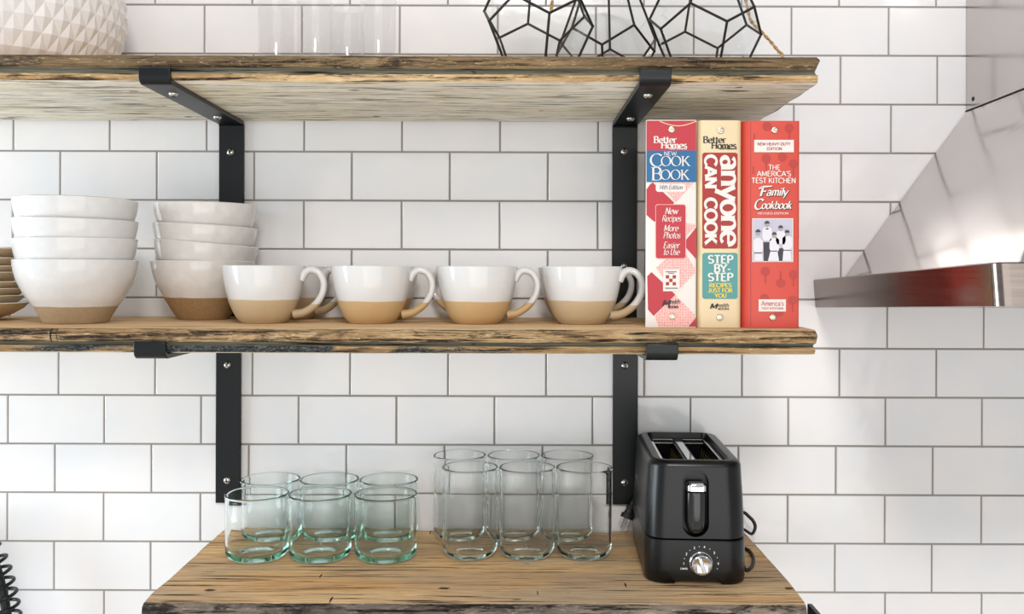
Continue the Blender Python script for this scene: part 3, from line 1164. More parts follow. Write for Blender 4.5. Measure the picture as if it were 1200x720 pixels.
def book(label, px0, px1, pyt, depth, cover_mat, taper_l=0.0, taper_r=0.0, round_l=.004, round_r=.003):
    z0, z1 = ZM_T, P(px0, pyt, BD).z
    x0, x1 = P(px0, 260, BD).x, P(px1, 260, BD).x
    root = thing('cookbook', label, 'book', ((x0 + x1) / 2, -BD, ZM_T), 'ring bound cookbooks')
    n = 6
    yf, yb = -BD, -BD + depth
    th = .003
    outl = []
    for i in range(n + 1):
        a = math.radians(180 + 90 * i / n)
        outl.append((x0 + round_l + round_l * math.cos(a), yf + round_l + round_l * math.sin(a)))
    for i in range(n + 1):
        a = math.radians(270 + 90 * i / n)
        outl.append((x1 - round_r + round_r * math.cos(a), yf + round_r + round_r * math.sin(a)))
    outl += [(x1 - taper_r, yb), (x1 - taper_r - th, yb), (x1 - th, yf + .008), (x0 + th, yf + .008), (x0 + taper_l + th, yb), (x0 + taper_l, yb)]
    mb = MB()
    nn = len(outl)
    A = [Vector((a, b, z0 + .0003)) for a, b in outl]
    B = [Vector((a, b, z1)) for a, b in outl]
    vs = A + B
    mb.add(vs, [(i, (i + 1) % nn, nn + (i + 1) % nn, nn + i) for i in range(nn)], 0, True)
    fN = 2 * (n + 1)
    for off in (0, nn):
        i_r, i_ri, i_fi, i_fl, i_li, i_l = fN, fN + 1, fN + 2, fN + 3, fN + 4, fN + 5
        mb.add(vs, [[off + i for i in list(range(0, fN)) + [i_fi, i_fl]], [off + fN - 1, off + i_r, off + i_ri, off + i_fi], [off + 0, off + i_fl, off + i_li, off + i_l]], 0, False)
    mb.build('cover', cover_mat, root, root.location, sharp=.5)
    mb = MB()
    e_ = .004
    q = [(x0 + th + .0008 + .1 * taper_l, yf + .012), (x1 - th - .0008 - .1 * taper_r, yf + .012), (x1 - taper_r - th - .0008, yb - .004), (x0 + taper_l + th + .0008, yb - .004)]
    mb.prism([Vector((a, b, z0 + e_)) for a, b in q], [Vector((a, b, z1 - e_)) for a, b in q])
    mb.build('page_block', M['pages'], root, root.location)
    return root


def rivets(root, pts, m='chrome'):
    for (px, py) in pts:
        mb = MB()
        mb.lathe([(.0046, 0), (.0046, .0008), (.0038, .0018), (.0026, .0020), (.0020, .0012), (0, .0012)], 20, 0, P(px, py, BD), 'Y')
        mb.build('rivet', M['rivet'], root, root.location)


M['rivet'] = mat('dull_nickel_rivet', '#c9bfae', 0.3, 1.0)
E1, E2, E3, E4 = BD + .0004, BD + .0008, BD + .0012, BD + .0016

# --- first cookbook, red and white checks
bk = book('cookbook with blue title band and red and white checked spine, leftmost book', 757, 816.5, 140.5, .200, K['white'], .0285, .004)
for pg in [
    [(757.6, 141.5), (816, 141.5), (816, 176.5), (757.6, 176.5)],
    [(757.6, 222), (762, 216), (765, 214), (790, 237.5), (776, 262), (766, 259.5), (757.6, 252)],
    [(816, 266.5), (816, 304), (803.5, 290), (803.5, 282)],
    [(758.4, 324), (763.5, 319), (791.5, 345.5), (766, 370.5), (759.4, 363)],
    [(816, 372), (816, 383), (806.5, 383)]]:
    poly_part(bk, 'red_check', K['red'], E1, [pg])
for pg in [
    [(773, 214), (813, 214), (792, 237), (790.5, 236)],
    [(803.5, 262), (816, 263), (816, 265), (803.5, 277)],
    [(769, 314), (788, 297), (803.5, 297), (816, 318), (796, 339), (789, 342)],
    [(791, 346), (816, 371), (805, 383), (772, 383), (767.5, 371)]]:
    poly_part(bk, 'gingham_check', K['plaid'], E1, [pg])
poly_part(bk, 'title_band', K['blue'], E2, [[(757.6, 176.5), (816, 176.5), (816, 213.5), (757.6, 213.5)]])
arcpts = [(773 + 43 * i / 12, 141.6 + 5.5 * math.sin(PI * i / 12)) for i in range(13)]
poly_part(bk, 'gold_arc', K['cream'], E2, [[arcpts[i], arcpts[i + 1], (arcpts[i + 1][0], arcpts[i + 1][1] + 1.0), (arcpts[i][0], arcpts[i][1] + 1.0)] for i in range(12)])
SB = dict(thick=.21, contrast=.75, serif=.11)
SSM = dict(thick=.12, contrast=.5, serif=.06)
COOK = dict(thick=.13, contrast=.85, serif=.085, pen_deg=15)
IT = dict(thick=.15, contrast=.7, serif=.04, slant=.22)
text_part(bk, 'publisher_lettering', K['white'], E2, [('Better', 766, 167.5, 27, 7.5, SB), ('Homes', 774.5, 174, 30.5, 7.5, SB), ('and Gardens', 785, 175.3, 20, 2.0, dict(thick=.18, contrast=.3))])
text_part(bk, 'title_lettering', K['white'], E3, [('NEW', 778, 182.3, 15, 4.6, SSM), ('C', 761.5, 195.3, 15, 15.0, COOK), ('OOK', 774.5, 194.6, 34, 11.5, COOK),
                                                 ('B', 763, 211.3, 13, 15.0, COOK), ('OOK', 774, 210.6, 33.5, 11.5, COOK)])
poly_part(bk, 'edition_panel', K['white'], E2, [rr_px(768.5, 215.5, 803.5, 225, 3)])
text_part(bk, 'edition_lettering', K['midgrey'], E3, [('14th Edition', 772, 222, 28, 5.0, IT)])
poly_part(bk, 'blurb_panel', K['paleline'], E2, [rr_px(768, 239.5, 804, 303.5, 3)])
poly_part(bk, 'blurb_field', K['red'], E3, [rr_px(768.7, 240.2, 803.3, 302.8, 2.6)])
text_part(bk, 'blurb_lettering', K['white'], E4, [('New', 779, 251, 15, 7.5, IT), ('Recipes', 775.5, 259.5, 22.5, 7.0, IT), ('More', 777.5, 271, 17, 7.2, IT), ('Photos', 777, 279.3, 20, 7.2, IT), ('Easier', 777, 291, 19, 7.2, IT), ('to Use', 777, 298.8, 19, 7.0, IT)])
poly_part(bk, 'seal_panel', K['white'], E2, [rr_px(777, 316, 796.3, 341.5)])
poly_part(bk, 'seal_check', K['deepred'], E3, [rr_px(780.3 + 4.0 * a_, 322.8 + 4.0 * b_, 784.1 + 4.0 * a_, 326.6 + 4.0 * b_) for a_ in range(3) for b_ in range(3) if (a_ + b_) % 2 == 0])
poly_part(bk, 'seal_ring', K['midgrey'], E3, [rr_px(780, 318.2, 793, 319.2), rr_px(783, 320, 790, 320.9), rr_px(779.5, 337.4, 794.5, 338.6)])
MERE = dict(thick=.2, contrast=.6, serif=0.0, slant=.12)
text_part(bk, 'imprint_lettering', K['black'], E3, [('M', 775.5, 358.5, 9.5, 6.5, dict(thick=.24, contrast=.7, slant=.35)), ('eredith', 783, 356.3, 14, 5.0, dict(thick=.15, contrast=.4, slant=.15)), ('BOOKS', 783, 361.3, 12, 2.6, dict(thick=.3, contrast=.2))])
rivets(bk, [(787, 152), (788, 371)])

# --- second cookbook, cream
bk = book('cream cookbook with vertical white lettering on a red panel, middle book', 818, 869.3, 141, .200, K['cream'], .003, .003, .007, .007)
poly_part(bk, 'red_panel', K['deepred'], E1, [rr_px(823, 179, 864.5, 291.5, 3)])
SLAB = dict(thick=.26, contrast=.30, serif=.10, pen_deg=10, vert=True)
text_part(bk, 'title_lettering', K['white'], E2, [('anyone', 845.0, 182.5, 105, 24.5, dict(thick=.20, contrast=.5, serif=.06, pen_deg=10, vert=True)), ('CAN', 826.3, 182, 39, 13.5, dict(SLAB, serif=.07)), ('COOK', 826.3, 232.5, 54, 13.5, dict(SLAB, serif=.07))])
poly_part(bk, 'teal_panel', K['teal'], E1, [rr_px(823, 296.5, 864.5, 350.5, 3)])
SL2 = dict(thick=.21, contrast=.3, serif=.10, pen_deg=10)
text_part(bk, 'subtitle_lettering', K['white'], E2, [('STEP', 829.5, 308.6, 29.5, 9.0, SL2), ('BY-', 836.5, 319, 20, 9.0, SL2), ('STEP', 829.5, 329.4, 29.5, 9.0, SL2)])
text_part(bk, 'tagline_lettering', K['yellow'], E2, [('RECIPES', 831, 336.8, 26.5, 4.6, SL2), ('JUST FOR', 829.8, 342.9, 28.5, 4.6, SL2), ('YOU', 837.5, 348.9, 14, 4.6, SL2)])
text_part(bk, 'publisher_lettering', K['black'], E1, [('Better', 823.8, 167.5, 27, 7.5, SB), ('Homes', 833.5, 174.3, 29.5, 7.5, SB), ('and Gardens', 843.5, 175.3, 20, 2.0, dict(thick=.18, contrast=.3))])
text_part(bk, 'imprint_lettering', K['black'], E1, [('M', 831.5, 362, 8.5, 6.0, dict(thick=.24, contrast=.7, slant=.35)), ('eredith', 839, 360.3, 15, 4.6, dict(thick=.15, contrast=.4, slant=.15)), ('BOOKS', 841.5, 363.2, 13, 1.8, dict(thick=.25, contrast=.2))])
rivets(bk, [(844.5, 153), (843.5, 372)])

# --- third cookbook, coral
bk = book('thick coral red cookbook with a small black and white photo on its spine, rightmost book', 870, 937, 141.5, .215, K['coral'], .003, .006, .012, .003)
spoons = []
for (cx_, cy_, fl) in [(884, 152, 1), (899, 148, -1), (925, 150, 1), (883, 190, 1), (898, 186, 1), (917, 184, -1), (930, 192, 1), (897, 318, 1), (915, 332, -1), (880, 331, 1), (930, 322, 1), (880, 362, -1), (896, 350, 1), (929, 352, 1), (897, 381, -1), (913, 366, -1), (932, 376, 1)]:
    e_ = ell_px(cx_, cy_, 5.3, 5.3)
    if cy_ < 380:
        spoons.append(e_)
        spoons.append(rr_px(cx_ - .9, cy_ + (5 if fl > 0 else -14), cx_ + .9, cy_ + (14 if fl > 0 else -5)))
spoons = [s for s in spoons if all(142 < y < 383 for x, y in s) and all(881 < x < 936.5 for x, y in s)]
poly_part(bk, 'spoon_pattern', K['coraldark'], E1, spoons)
poly_part(bk, 'joint_line', K['coraldark'], E1, [rr_px(879.2, 142.5, 880.1, 382.5)])
poly_part(bk, 'edition_panel', K['white'], E2, [rr_px(883.8, 164, 930.3, 178.5)])
SANS = dict(thick=.15, contrast=.15)
text_part(bk, 'edition_lettering', K['deepred'], E3, [('NEW HEAVY-DUTY', 887.5, 170.5, 39, 3.4, SANS), ('EDITION', 898.5, 176, 18, 3.2, SANS)])
text_part(bk, 'title_lettering', K['white'], E2, [('THE', 900.5, 199, 14, 5.6, dict(thick=.16, contrast=.2)), ("AMERICA'S", 887, 206.6, 40, 5.9, dict(thick=.16, contrast=.2)), ('TEST KITCHEN', 880.7, 214.6, 52, 5.9, dict(thick=.17, contrast=.2))])
text_part(bk, 'revision_lettering', K['white'], E2, [('REVISED EDITION', 888, 251.3, 36, 2.3, SANS)])
SCR = dict(thick=.19, contrast=.55, serif=.03, slant=.28)
shadow = dict(SCR)
for (mat_, dd, dx_, dy_, nm) in ((K['black'], E2, .8, .8, 'script_shadow'), (K['white'], E3, 0, 0, 'script_lettering')):
    text_part(bk, nm, mat_, dd, [('F', 889.5 + dx_, 230 + dy_, 8.5, 11, SCR), ('amily', 898 + dx_, 229.5 + dy_, 24.5, 9.5, SCR), ('C', 883 + dx_, 245.5 + dy_, 9.5, 12, SCR), ('ookbook', 892 + dx_, 244.8 + dy_, 35, 9.0, SCR)])
    poly_part(bk, 'script_flourish', mat_, dd, [[(889 + dx_, 220.5 + dy_), (894 + dx_, 218 + dy_), (905 + dx_, 217.6 + dy_), (905 + dx_, 219 + dy_), (895 + dx_, 219.6 + dy_), (890 + dx_, 222 + dy_)]])
poly_part(bk, 'photo_border', K['white'], E2, [rr_px(881.5, 256, 929.5, 307.2)])
poly_part(bk, 'photo_print', K['grey'], E3, [rr_px(882.6, 257, 928.4, 306.2)])
dark, shirt, skin = [], [], []
folk = [(888.5, 273, 2.6, 283, 306), (899, 263, 2.6, 269.5, 285), (907.5, 276, 2.5, 282, 305), (915, 268, 2.4, 273.5, 292), (922.5, 273.5, 2.5, 280, 305)]
for (hx, hy, r_, ys, ye) in folk:
    skin.append(ell_px(hx, hy, r_, r_ * 1.35))
    dark.append(ell_px(hx, hy - r_ * .35, r_ * 1.15, r_ * 1.2, 14, 175, 375))
    shirt.append([(hx - 2.0, ys - 4), (hx + 2.0, ys - 4), (hx + 5.6, ys - 1), (hx + 5.8, ys + 9), (hx + 4.2, ys + 13), (hx - 4.2, ys + 13), (hx - 5.8, ys + 9), (hx - 5.6, ys - 1)])
dark += [[(894.5, 284), (903, 284), (903, 306), (895, 306)], [(911, 291), (918.5, 291), (919, 306), (911, 306)], [(884, 295.5), (893, 295.5), (892.6, 297.2), (884, 297.2)], [(917.5, 292.5), (927, 292.5), (927, 294), (917.5, 294)], [(897.6, 267.6), (900.6, 267.6), (900.6, 269), (897.6, 269)]]
shirt += [[(903, 294), (911, 294), (913, 306), (900, 306)], [(884.5, 297.4), (893, 297.4), (894, 306), (884, 306)], [(918, 294), (926.5, 294), (927.5, 306), (917, 306)]]
poly_part(bk, 'photo_dark_tones', K['darkcloth'], E4, dark[5:9])
poly_part(bk, 'photo_shirts', K['shirt'], E4 + .0003, shirt)
poly_part(bk, 'photo_faces', K['skin'], E4 + .0006, skin)
poly_part(bk, 'photo_hair', K['darkcloth'], E4 + .0009, dark[:5] + dark[9:])
poly_part(bk, 'imprint_panel', K['white'], E2, [rr_px(889, 351, 921, 365.3)])
text_part(bk, 'imprint_lettering', K['red'], E3, [("America's", 892, 358.5, 26.5, 5.6, dict(thick=.11, contrast=.2)), ('TEST KITCHEN', 892.5, 362.8, 25.5, 2.2, SANS)])
rivets(bk, [(907.7, 152.5), (905.5, 372)])


# ------------------------------------------------------------------ tumblers
def make_tumbler(R, H, m, rim=.0016, rb=.014, wob=0.0):
    mb = MB()
    t = .0030
    o = []
    for i in range(9):
        a = math.radians(-90 + 90 * i / 8)
        o.append((R - rb + rb * math.cos(a) - .0006, rb * 1.05 + rb * 1.05 * math.sin(a)))
    prof = [(0, .0032), (R * .34, .0030), (R * .42, .0008), (R * .46, 0)] + [p for p in o if p[0] > R * .5]
    prof += [(R - .0004, H * .4), (R - .0002, H * .7), (R - .0006, H - .010), (R, H - .005), (R + .0004, H - .0025), (R, H - .0006), (R - .0014, H), (R - .0030, H - .0012), (R - .0034, H - .004), (R - t - .0004, H - .010)]
    prof += [(R - t, H * .7), (R - t - .0002, H * .4), (R - t - .0006, .022)]
    for i in range(1, 7):
        a = math.radians(-90 * i / 6)
        r2 = .012
        prof.append((R - t - r2 + r2 * math.cos(a), .0205 + r2 * math.sin(a)))
    prof += [(R * .5, .0088), (R * .40, .0100), (R * .30, .0080), (0, .0085)]
    mb.lathe(prof, 72)
    return mb.build('tumbler', M[m], sharp=1.2)


sh = make_tumbler(.0443, .0912, 'glass_green', rb=.013)
spec = [(301.5, 375.0 + .3, .141), (0, 0, 0)]
rows = [
    (P(301.3, 600, .141).x, .141, 'short aqua glass tumbler at the front left corner of the short group'),
    (P(375.2, 600, .141).x, .141, 'short aqua glass tumbler in the front row middle of the short group'),
    (P(452.2, 600, .141).x, .141, 'short aqua glass tumbler in front nearest the tall tumblers'),
    (P(317.0, 600, .049).x, .049, 'short aqua tumbler at the wall beside the left black bracket'),
    (P(386.2, 600, .049).x, .049, 'short aqua tumbler at the wall, middle of the short back row'),
    (P(455.7, 600, .049).x, .049, 'short aqua tumbler at the wall nearest the tall tumblers'),
]
for i, (x, d, lb) in enumerate(rows):
    o = sh if i == 0 else sh.copy()
    if i:
        C.objects.link(o)
    o.location = (x, -d, ZB_T + .0002)
    o.rotation_euler = (0, 0, i * .9)
    tag(o, lb, 'glass', 'short tumblers on the lowest board')
tg = make_tumbler(.0398, .1275, 'glass_smoke', rb=.016)
rows = [
    (P(550.8, 600, .131).x, .131, 'tall clear tumbler at the front left of the tall group'),
    (P(617.7, 600, .131).x, .131, 'tall clear tumbler in the front row middle of the tall group'),
    (P(684.5, 600, .131).x, .131, 'tall clear tumbler in front nearest the toaster'),
    (P(538.6, 600, .045).x, .045, 'tall clear tumbler at the wall on the left of the tall back row'),
    (P(602.0, 600, .045).x, .045, 'tall clear tumbler at the wall, middle of the tall back row'),
    (P(664.5, 600, .045).x, .045, 'tall clear tumbler at the wall nearest the right black bracket'),
]
for i, (x, d, lb) in enumerate(rows):
    o = tg if i == 0 else tg.copy()
    if i:
        C.objects.link(o)
    o.location = (x, -d, ZB_T + .0002)
    o.rotation_euler = (0, 0, i * .7)
    tag(o, lb, 'glass', 'tall tumblers on the lowest board')


# ------------------------------------------------------------------ toaster
def build_toaster():
    root = thing('toaster', 'black two-slot toaster with chrome dial and lever on the lowest board', 'toaster', (.2400, -.136, ZB_T), None, math.radians(-2.8))
    hl = .119
    zs_ = .0585
    # lower base
    secs = [(.0645, hl - .003, .026, .0012), (.0660, hl - .001, .027, .004), (.0663, hl, .027, .020), (.0660, hl, .027, zs_ - .002), (.0650, hl - .001, .026, zs_ - .0006)]
    mb = MB()
    mb.loft([rrect(hw, l, r, 8, 0, 0, z) for hw, l, r, z in secs])
    base = mb.build('base', M['black'], root, sharp=.9)
    cb = MB()
    prof = [(-.028, -.004), (-.028, .0045), (-.026, .0075), (-.022, .0090), (.026, .0090), (.030, .0075), (.032, .0045), (.032, -.004)]
    cb.prism([Vector((x, -hl - .01, z)) for x, z in prof], [Vector((x, -hl + .05, z)) for x, z in prof])
    cut(base, cb.build('cutter', M['black'], root))
    base.data.set_sharp_from_angle(angle=.6)
    # upper shell
    H = .1602
    secs = [(.0640, hl - .002, .026, zs_ + .0006), (.0652, hl - .0008, .027, zs_ + .0018), (.0648, hl - .001, .027, .080), (.0637, hl - .002, .027, .110), (.0622, hl - .003, .027, .135), (.0615, hl - .0035, .027, .1500)]
    for i in range(1, 7):
        a = math.radians(90 * i / 6)
        q_ = .0088 * (1 - math.cos(a))
        secs.append((.0615 - q_, hl - .0035 - q_, .027 - .004 * i / 6, .1500 + .0102 * math.sin(a)))
    secs.sort(key=lambda s_: s_[3])
    mb = MB()
    mb.loft([rrect(hw, l, r, 8, 0, 0, z) for hw, l, r, z in secs])
    shell = mb.build('shell', M['black'], root, sharp=.9)
    cb = MB()
    cb.loft([rrect(.0445, .1015, .010, 6, .0, 0, H - .0105), rrect(.0460, .103, .011, 6, 0, 0, H + .006)])
    cut(shell, cb.build('cutter', M['black_in'], root))
    for sx in (-.0245, .0215):
        cb = MB()
        cb.loft([rrect(.0150, .085, .004, 4, sx + .0015, 0, H - .085), rrect(.0150, .085, .004, 4, sx + .0015, 0, H + .004)])
        cut(shell, cb.build('cutter', M['black_in'], root))
    # lever pocket (stadium in the front face)
    lx, lz, lr, lh = -.0016, .1058, .0180, .0262
    def stadium(r, y):
        pts = []
        for i in range(13):
            a = PI * i / 12
            pts.append(Vector((lx + r * math.cos(a), y, lz + lh + r * math.sin(a))))
        for i in range(13):
            a = PI + PI * i / 12
            pts.append(Vector((lx + r * math.cos(a), y, lz - lh + r * math.sin(a))))
        return pts
    cb = MB()
    cb.prism(stadium(lr, -hl - .02), stadium(lr * .93, -hl + .018))
    cut(shell, cb.build('cutter', M['black_in'], root))
    shell.data.set_sharp_from_angle(angle=.6)
    # thin pale rim around the pocket
    mb = MB()
    ring = [Vector((p.x, -hl + .0018 - .0000 + (.0022 if p.z > .13 else 0) + (.0008 if p.z > .11 else 0), p.z)) for p in stadium(lr + .0004, 0)]
    mb.tube(ring, .0006, 6, closed=True)
    mb.build('pocket_trim', M['black_gloss'], root)
    # lever
    lev = thing('lever', None, None)
    lev.parent = root
    lev.location = (lx + .0012, -hl + .006, .0)
    mb = MB()
    loops = []
    for (z, r) in [(.0650, .002), (.0660, .006), (.0690, .0098), (.0745, .0124), (.084, .0132), (.108, .0132), (.1195, .0130), (.1207, .0110)]:
        loops.append([Vector((r * math.cos(2 * PI * i / 24), r * .62 * math.sin(2 * PI * i / 24), z)) for i in range(24)])
    mb.loft(loops)
    mb.build('lever_body', M['black_gloss'], lev)
    mb = MB()
    mb.loft([rrect(.0100, .006, .004, 5, 0, 0, .1210), rrect(.0125, .0085, .005, 5, 0, -.0015, .1227), rrect(.0125, .0085, .005, 5, 0, -.0015, .1297), rrect(.0100, .0065, .004, 5, 0, -.001, .1327)])
    mb.build('lever_cap', M['chrome'], lev)
    mb = MB()
    mb.box((-.0050, -.0078, .0945), (.0013, .0006, .0220))  # narrow dark strip along the lever face
    bevel(mb.build('lever_dark_strip', M['black_in'], lev), .0004)
    # dial
    dx, dz = .0053, .0290
    dial = thing('dial', None, None)
    dial.parent = root
    dial.location = (dx, -hl, dz)
    mb = MB()
    mb.lathe([(.0152, -.002), (.0152, .0012), (.0146, .0020), (.0140, .0022)], 40, 0, (0, 0, 0), 'Y')
    mb.lathe([(.0140, .0020), (.0136, .0085), (.0128, .0100), (.0112, .0106), (.0104, .0100), (0, .0092)], 40, 0, (0, 0, 0), 'Y')
    mb.build('dial_cap', M['chrome'], dial)
    mb = MB()
    R = Matrix.Rotation(math.radians(-18), 3, 'Y')
    mb.box((0, -.0115, 0), (.0026, .0030, .0104), 0, R)
    bevel(mb.build('dial_grip', M['chrome'], dial), .0012, 3)
    # printed scale
    mb = MB()
    yk = -hl - .0004
    for k, ch in enumerate(['1', None, '2', None, '3', None, '4', None, '5', None, '6', None]):
        a = math.radians(182 - k * 17.2)
        if k > 6:
            a = math.radians(182 - 6 * 17.2 - (k - 6) * 19.5)
        cxp, czp = dx + .0222 * math.cos(a), dz + .0215 * math.sin(a)
        if ch:
            q, wn = text_quads(ch, .2, contrast=.2)
            s_ = .0030
            for quad in q:
                mb.add([(cxp + (u - wn / 2) * s_, yk, czp + (v - .5) * s_) for u, v in quad], [(0, 1, 2, 3)])
        else:
            mb.add([(cxp + .0006 * math.cos(t * PI / 3), yk, czp + .0006 * math.sin(t * PI / 3)) for t in range(6)], [list(range(6))])
    q, wn = text_quads('CANCEL', .22, contrast=.2)
    for quad in q:
        mb.add([(dx - .0265 + u * .0021, yk, dz - .0085 + v * .0021) for u, v in quad], [(0, 1, 2, 3)])
    mb.build('scale_print', M['print_white'], root, weld=False)
    # chrome slot furniture
    zt = H - .0085
    mb = MB()
    mb.box((0, .002, zt), (.0052, .096, .0012))
    bevel(mb.build('slot_divider', M['chrome'], root), .0008)
    for sx in (-.0402, .0402):
        mb = MB()
        mb.box((sx, .002, zt), (.0022, .096, .0012))
        bevel(mb.build('slot_rail', M['chrome'], root), .0006)
    for sx in (-.0225, .0225):
        mb = MB()
        mb.box((sx, .0865, zt), (.0150, .0018, .0010))
        mb.box((sx, .0790, zt - .004), (.0150, .0014, .0010))
        bevel(mb.build('slot_end_bar', M['chrome'], root), .0005)
        mb = MB()
        for j in range(9):
            y = -.075 + .018 * j
            mb.tube([(sx - .012, y, zt - .010), (sx - .009, y, zt - .030), (sx - .009, y, zt - .060)], .0007, 6)
            mb.tube([(sx + .012, y, zt - .010), (sx + .009, y, zt - .030), (sx + .009, y, zt - .060)], .0007, 6)
        mb.tube(smooth([(sx - .012, -.06, zt - .016), (sx, -.055, zt - .013), (sx + .012, -.05, zt - .016)], 6), .0009, 6)
        mb.build('bread_guard', M['wire'], root)
    # small grey maker's mark on the left side (unreadable in the photograph)
    mb = MB()
    for k in range(6):
        y = .066 - k * .0046
        h_ = (.0052, .0034, .0034, .0050, .0034, .0034)[k]
        for w_ in (0, 1):
            mb.add([(-.0646, y - .0030 * w_, .1010), (-.0646, y - .0030 * w_ - .0009, .1010), (-.0642, y - .0030 * w_ - .0009, .1010 + h_), (-.0642, y - .0030 * w_, .1010 + h_)], [(0, 1, 2, 3)])
        mb.add([(-.0643, y, .1010 + .0027), (-.0643, y - .0035, .1010 + .0027), (-.0642, y - .0035, .1010 + .0034), (-.0642, y, .1010 + .0034)], [(0, 1, 2, 3)])
    mb.build('side_mark', M['print_white'], root, weld=False)
    # feet
    for (fx, fy) in ((-.045, -.095), (.045, -.095), (-.045, .095), (.045, .095)):
        mb = MB()
        mb.lathe([(0, 0), (.007, 0), (.008, .001), (.008, .006), (0, .006)], 20, 0, (fx, fy, -.0))
        mb.build('foot', M['rubber'], root)
    # cord and plug, in world space then brought to the root frame
    inv = (Matrix.Translation(root.location) @ Matrix.Rotation(math.radians(-2.8), 4, 'Z')).inverted()
    dcoil = .040
    zb = ZB_T + .004
    w_ = [P(840, 640, .016), P(866, 603, .020), P(879, 607, dcoil - .012), P(885, 617, dcoil - .006), P(881, 626, dcoil), P(872, 621, dcoil), P(864, 619, .032)]
    def lay(px, py):
        q = on_plane(px, py, ZB_T + .0032)
        return Vector((q[0], q[1], ZB_T + .0032))
    w_ += [Vector((.318, -.050, zb + .004)), lay(868, 641), lay(878, 646), lay(883, 655), lay(881, 664), lay(874, 668)]
    w_ += [Vector((.3115, -.165, zb + .0045)), Vector((.3125, -.085, zb + .0065)), Vector((.298, -.014, zb + .004)), Vector((.255, -.0075, zb + .001)), Vector((.200, -.0075, zb + .004)), Vector((.184, -.0085, zb + .030)), P(745.5, 582, .020), P(741.5, 589, .024)]
    pts = [inv @ Vector((p.x, min(p.y, -.0042), max(p.z, ZB_T + .0030))) for p in smooth(w_, 8)]
    mb = MB()
    mb.tube(pts, .0028, 10, flat=.8)
    mb.build('cord', M['rubber'], root)
    pa, pb = P(741.5, 588, .024), P(734.5, 608, .030)
    ax = (pb - pa).normalized()
    u = Vector((0, 1, 0))
    u = (u - ax * u.dot(ax)).normalized()
    v = ax.cross(u)
    def ringp(t, hu, hv):
        c_ = pa + (pb - pa) * t
        return [inv @ (c_ + u * hu * math.cos(2 * PI * i / 16) + v * hv * math.sin(2 * PI * i / 16)) for i in range(16)]
    mb = MB()
    mb.loft([ringp(0, .003, .003), ringp(.15, .0042, .0042), ringp(.30, .0046, .0055), ringp(.34, .0055, .0075), ringp(.42, .0055, .0075), ringp(.46, .0046, .0062), ringp(.72, .0052, .0075), ringp(.76, .0065, .0105), ringp(1.0, .0065, .0105)])
    plug = mb.build('plug', M['rubber'], root, sharp=.6)
    for s_ in (-1, 1):
        mb = MB()
        c0 = pb + v * (.0046 * s_)
        lp = []
        for t, hh in ((0, .0034), (.013, .0034), (.016, .0022)):
            c_ = c0 + ax * t
            lp.append([inv @ (c_ + u * a * hh + v * b * .0009) for a, b in ((-1, -1), (1, -1), (1, 1), (-1, 1))])
        mb.loft(lp, 0, False)
        mb.build('prong', M['chrome'], plug)
    return root


build_toaster()


# ------------------------------------------------------------------ range hood
def build_hood():
    root = thing('range_hood', 'stainless steel range hood with brushed lip at the right photo edge', 'range hood', (.85, 0, -.05))
    tilt = .0397
    W0, W1 = .466, 1.234
    dep = .544
    zb, zt = -.0529, -.0093
    # lip: a band with rounded front corners, open underneath (filled by a filter panel)
    n = 8
    R = .014
    outl = [(W0, 0.0005)]
    outl += [(W0, dep * i / 6) for i in range(1, 6)]
    for i in range(n + 1):
        a = math.radians(180 - 90 * i / n)
        outl.append((W0 + .004 + R + R * math.cos(a), dep - R + R * math.sin(a)))
    for i in range(n + 1):
        a = math.radians(90 - 90 * i / n)
        outl.append((W1 - .004 - R + R * math.cos(a), dep - R + R * math.sin(a)))
    outl += [(W1, 0.0005)]
    def pt(x, d, z):
        return Vector((x, -d, z + tilt * d))
    lean = lambda x: x + (.0032 if x < .85 else -.0032)
    A = [pt(lean(x), d, zb) for x, d in outl]
    A2 = [pt(lean(x), d, zb + .0015) for x, d in outl]
    B = [pt(x, d, zt - .0015) for x, d in outl]
    cxm = (W0 + W1) / 2
    B2 = [pt(x + (.0012 if x < cxm else -.0012), d - .001 if d > .01 else d, zt) for x, d in outl]
    mb = MB()
    mb.loft([A, A2, B, B2], 0, True)
    mb.build('lip', M['steel'], root, root.location, sharp=.5)
    # canopy
    zc = .2560
    bl = [pt(.511, 0.0005, zt), pt(.516, .505, zt), pt(W1 - .050, .505, zt), pt(W1 - .045, 0.0005, zt)]
    tl_ = [Vector((.7045, -.0005, zc)), Vector((.7045, -.30, zc + .0045)), Vector((.995, -.30, zc + .0045)), Vector((.995, -.0005, zc))]
    mb = MB()
    mb.prism(bl, tl_)
    bevel(mb.build('canopy', M['steel_canopy'], root, root.location), .003, 3)
    # chimney
    lo = [Vector((.7045, -.0005, zc + .0012)), Vector((.7045, -.30, zc + .0057)), Vector((.995, -.30, zc + .0057)), Vector((.995, -.0005, zc + .0012))]
    hi = [Vector((p.x, p.y, .95)) for p in lo]
    mb = MB()
    mb.prism(lo, hi)
    bevel(mb.build('chimney', M['steel_canopy'], root, root.location), .002, 2)
    mb = MB()
    s1 = [p + Vector((-.0007 if p.x < .8 else .0007, -.0007 if p.y < -.1 else 0, -.0014)) for p in lo]
    s2 = [p + Vector((0, 0, .0014)) for p in s1]
    mb.prism(s1, s2)
    mb.build('seam', M['recess'], root, root.location)
    mb = MB()
    c_ = P(1143, 116, .024)
    mb.lathe([(0, .0018), (.0020, .0016), (.0036, .0004), (.0036, 0)], 16, 0, (0, 0, 0), 'Z')
    s_ = mb.build('screw', M['recess'], root)
    s_.rotation_euler = (0, -PI / 2, 0)
    s_.location = Vector((.7045, -.024, c_.z)) - Vector(root.location)
    return root


build_hood()


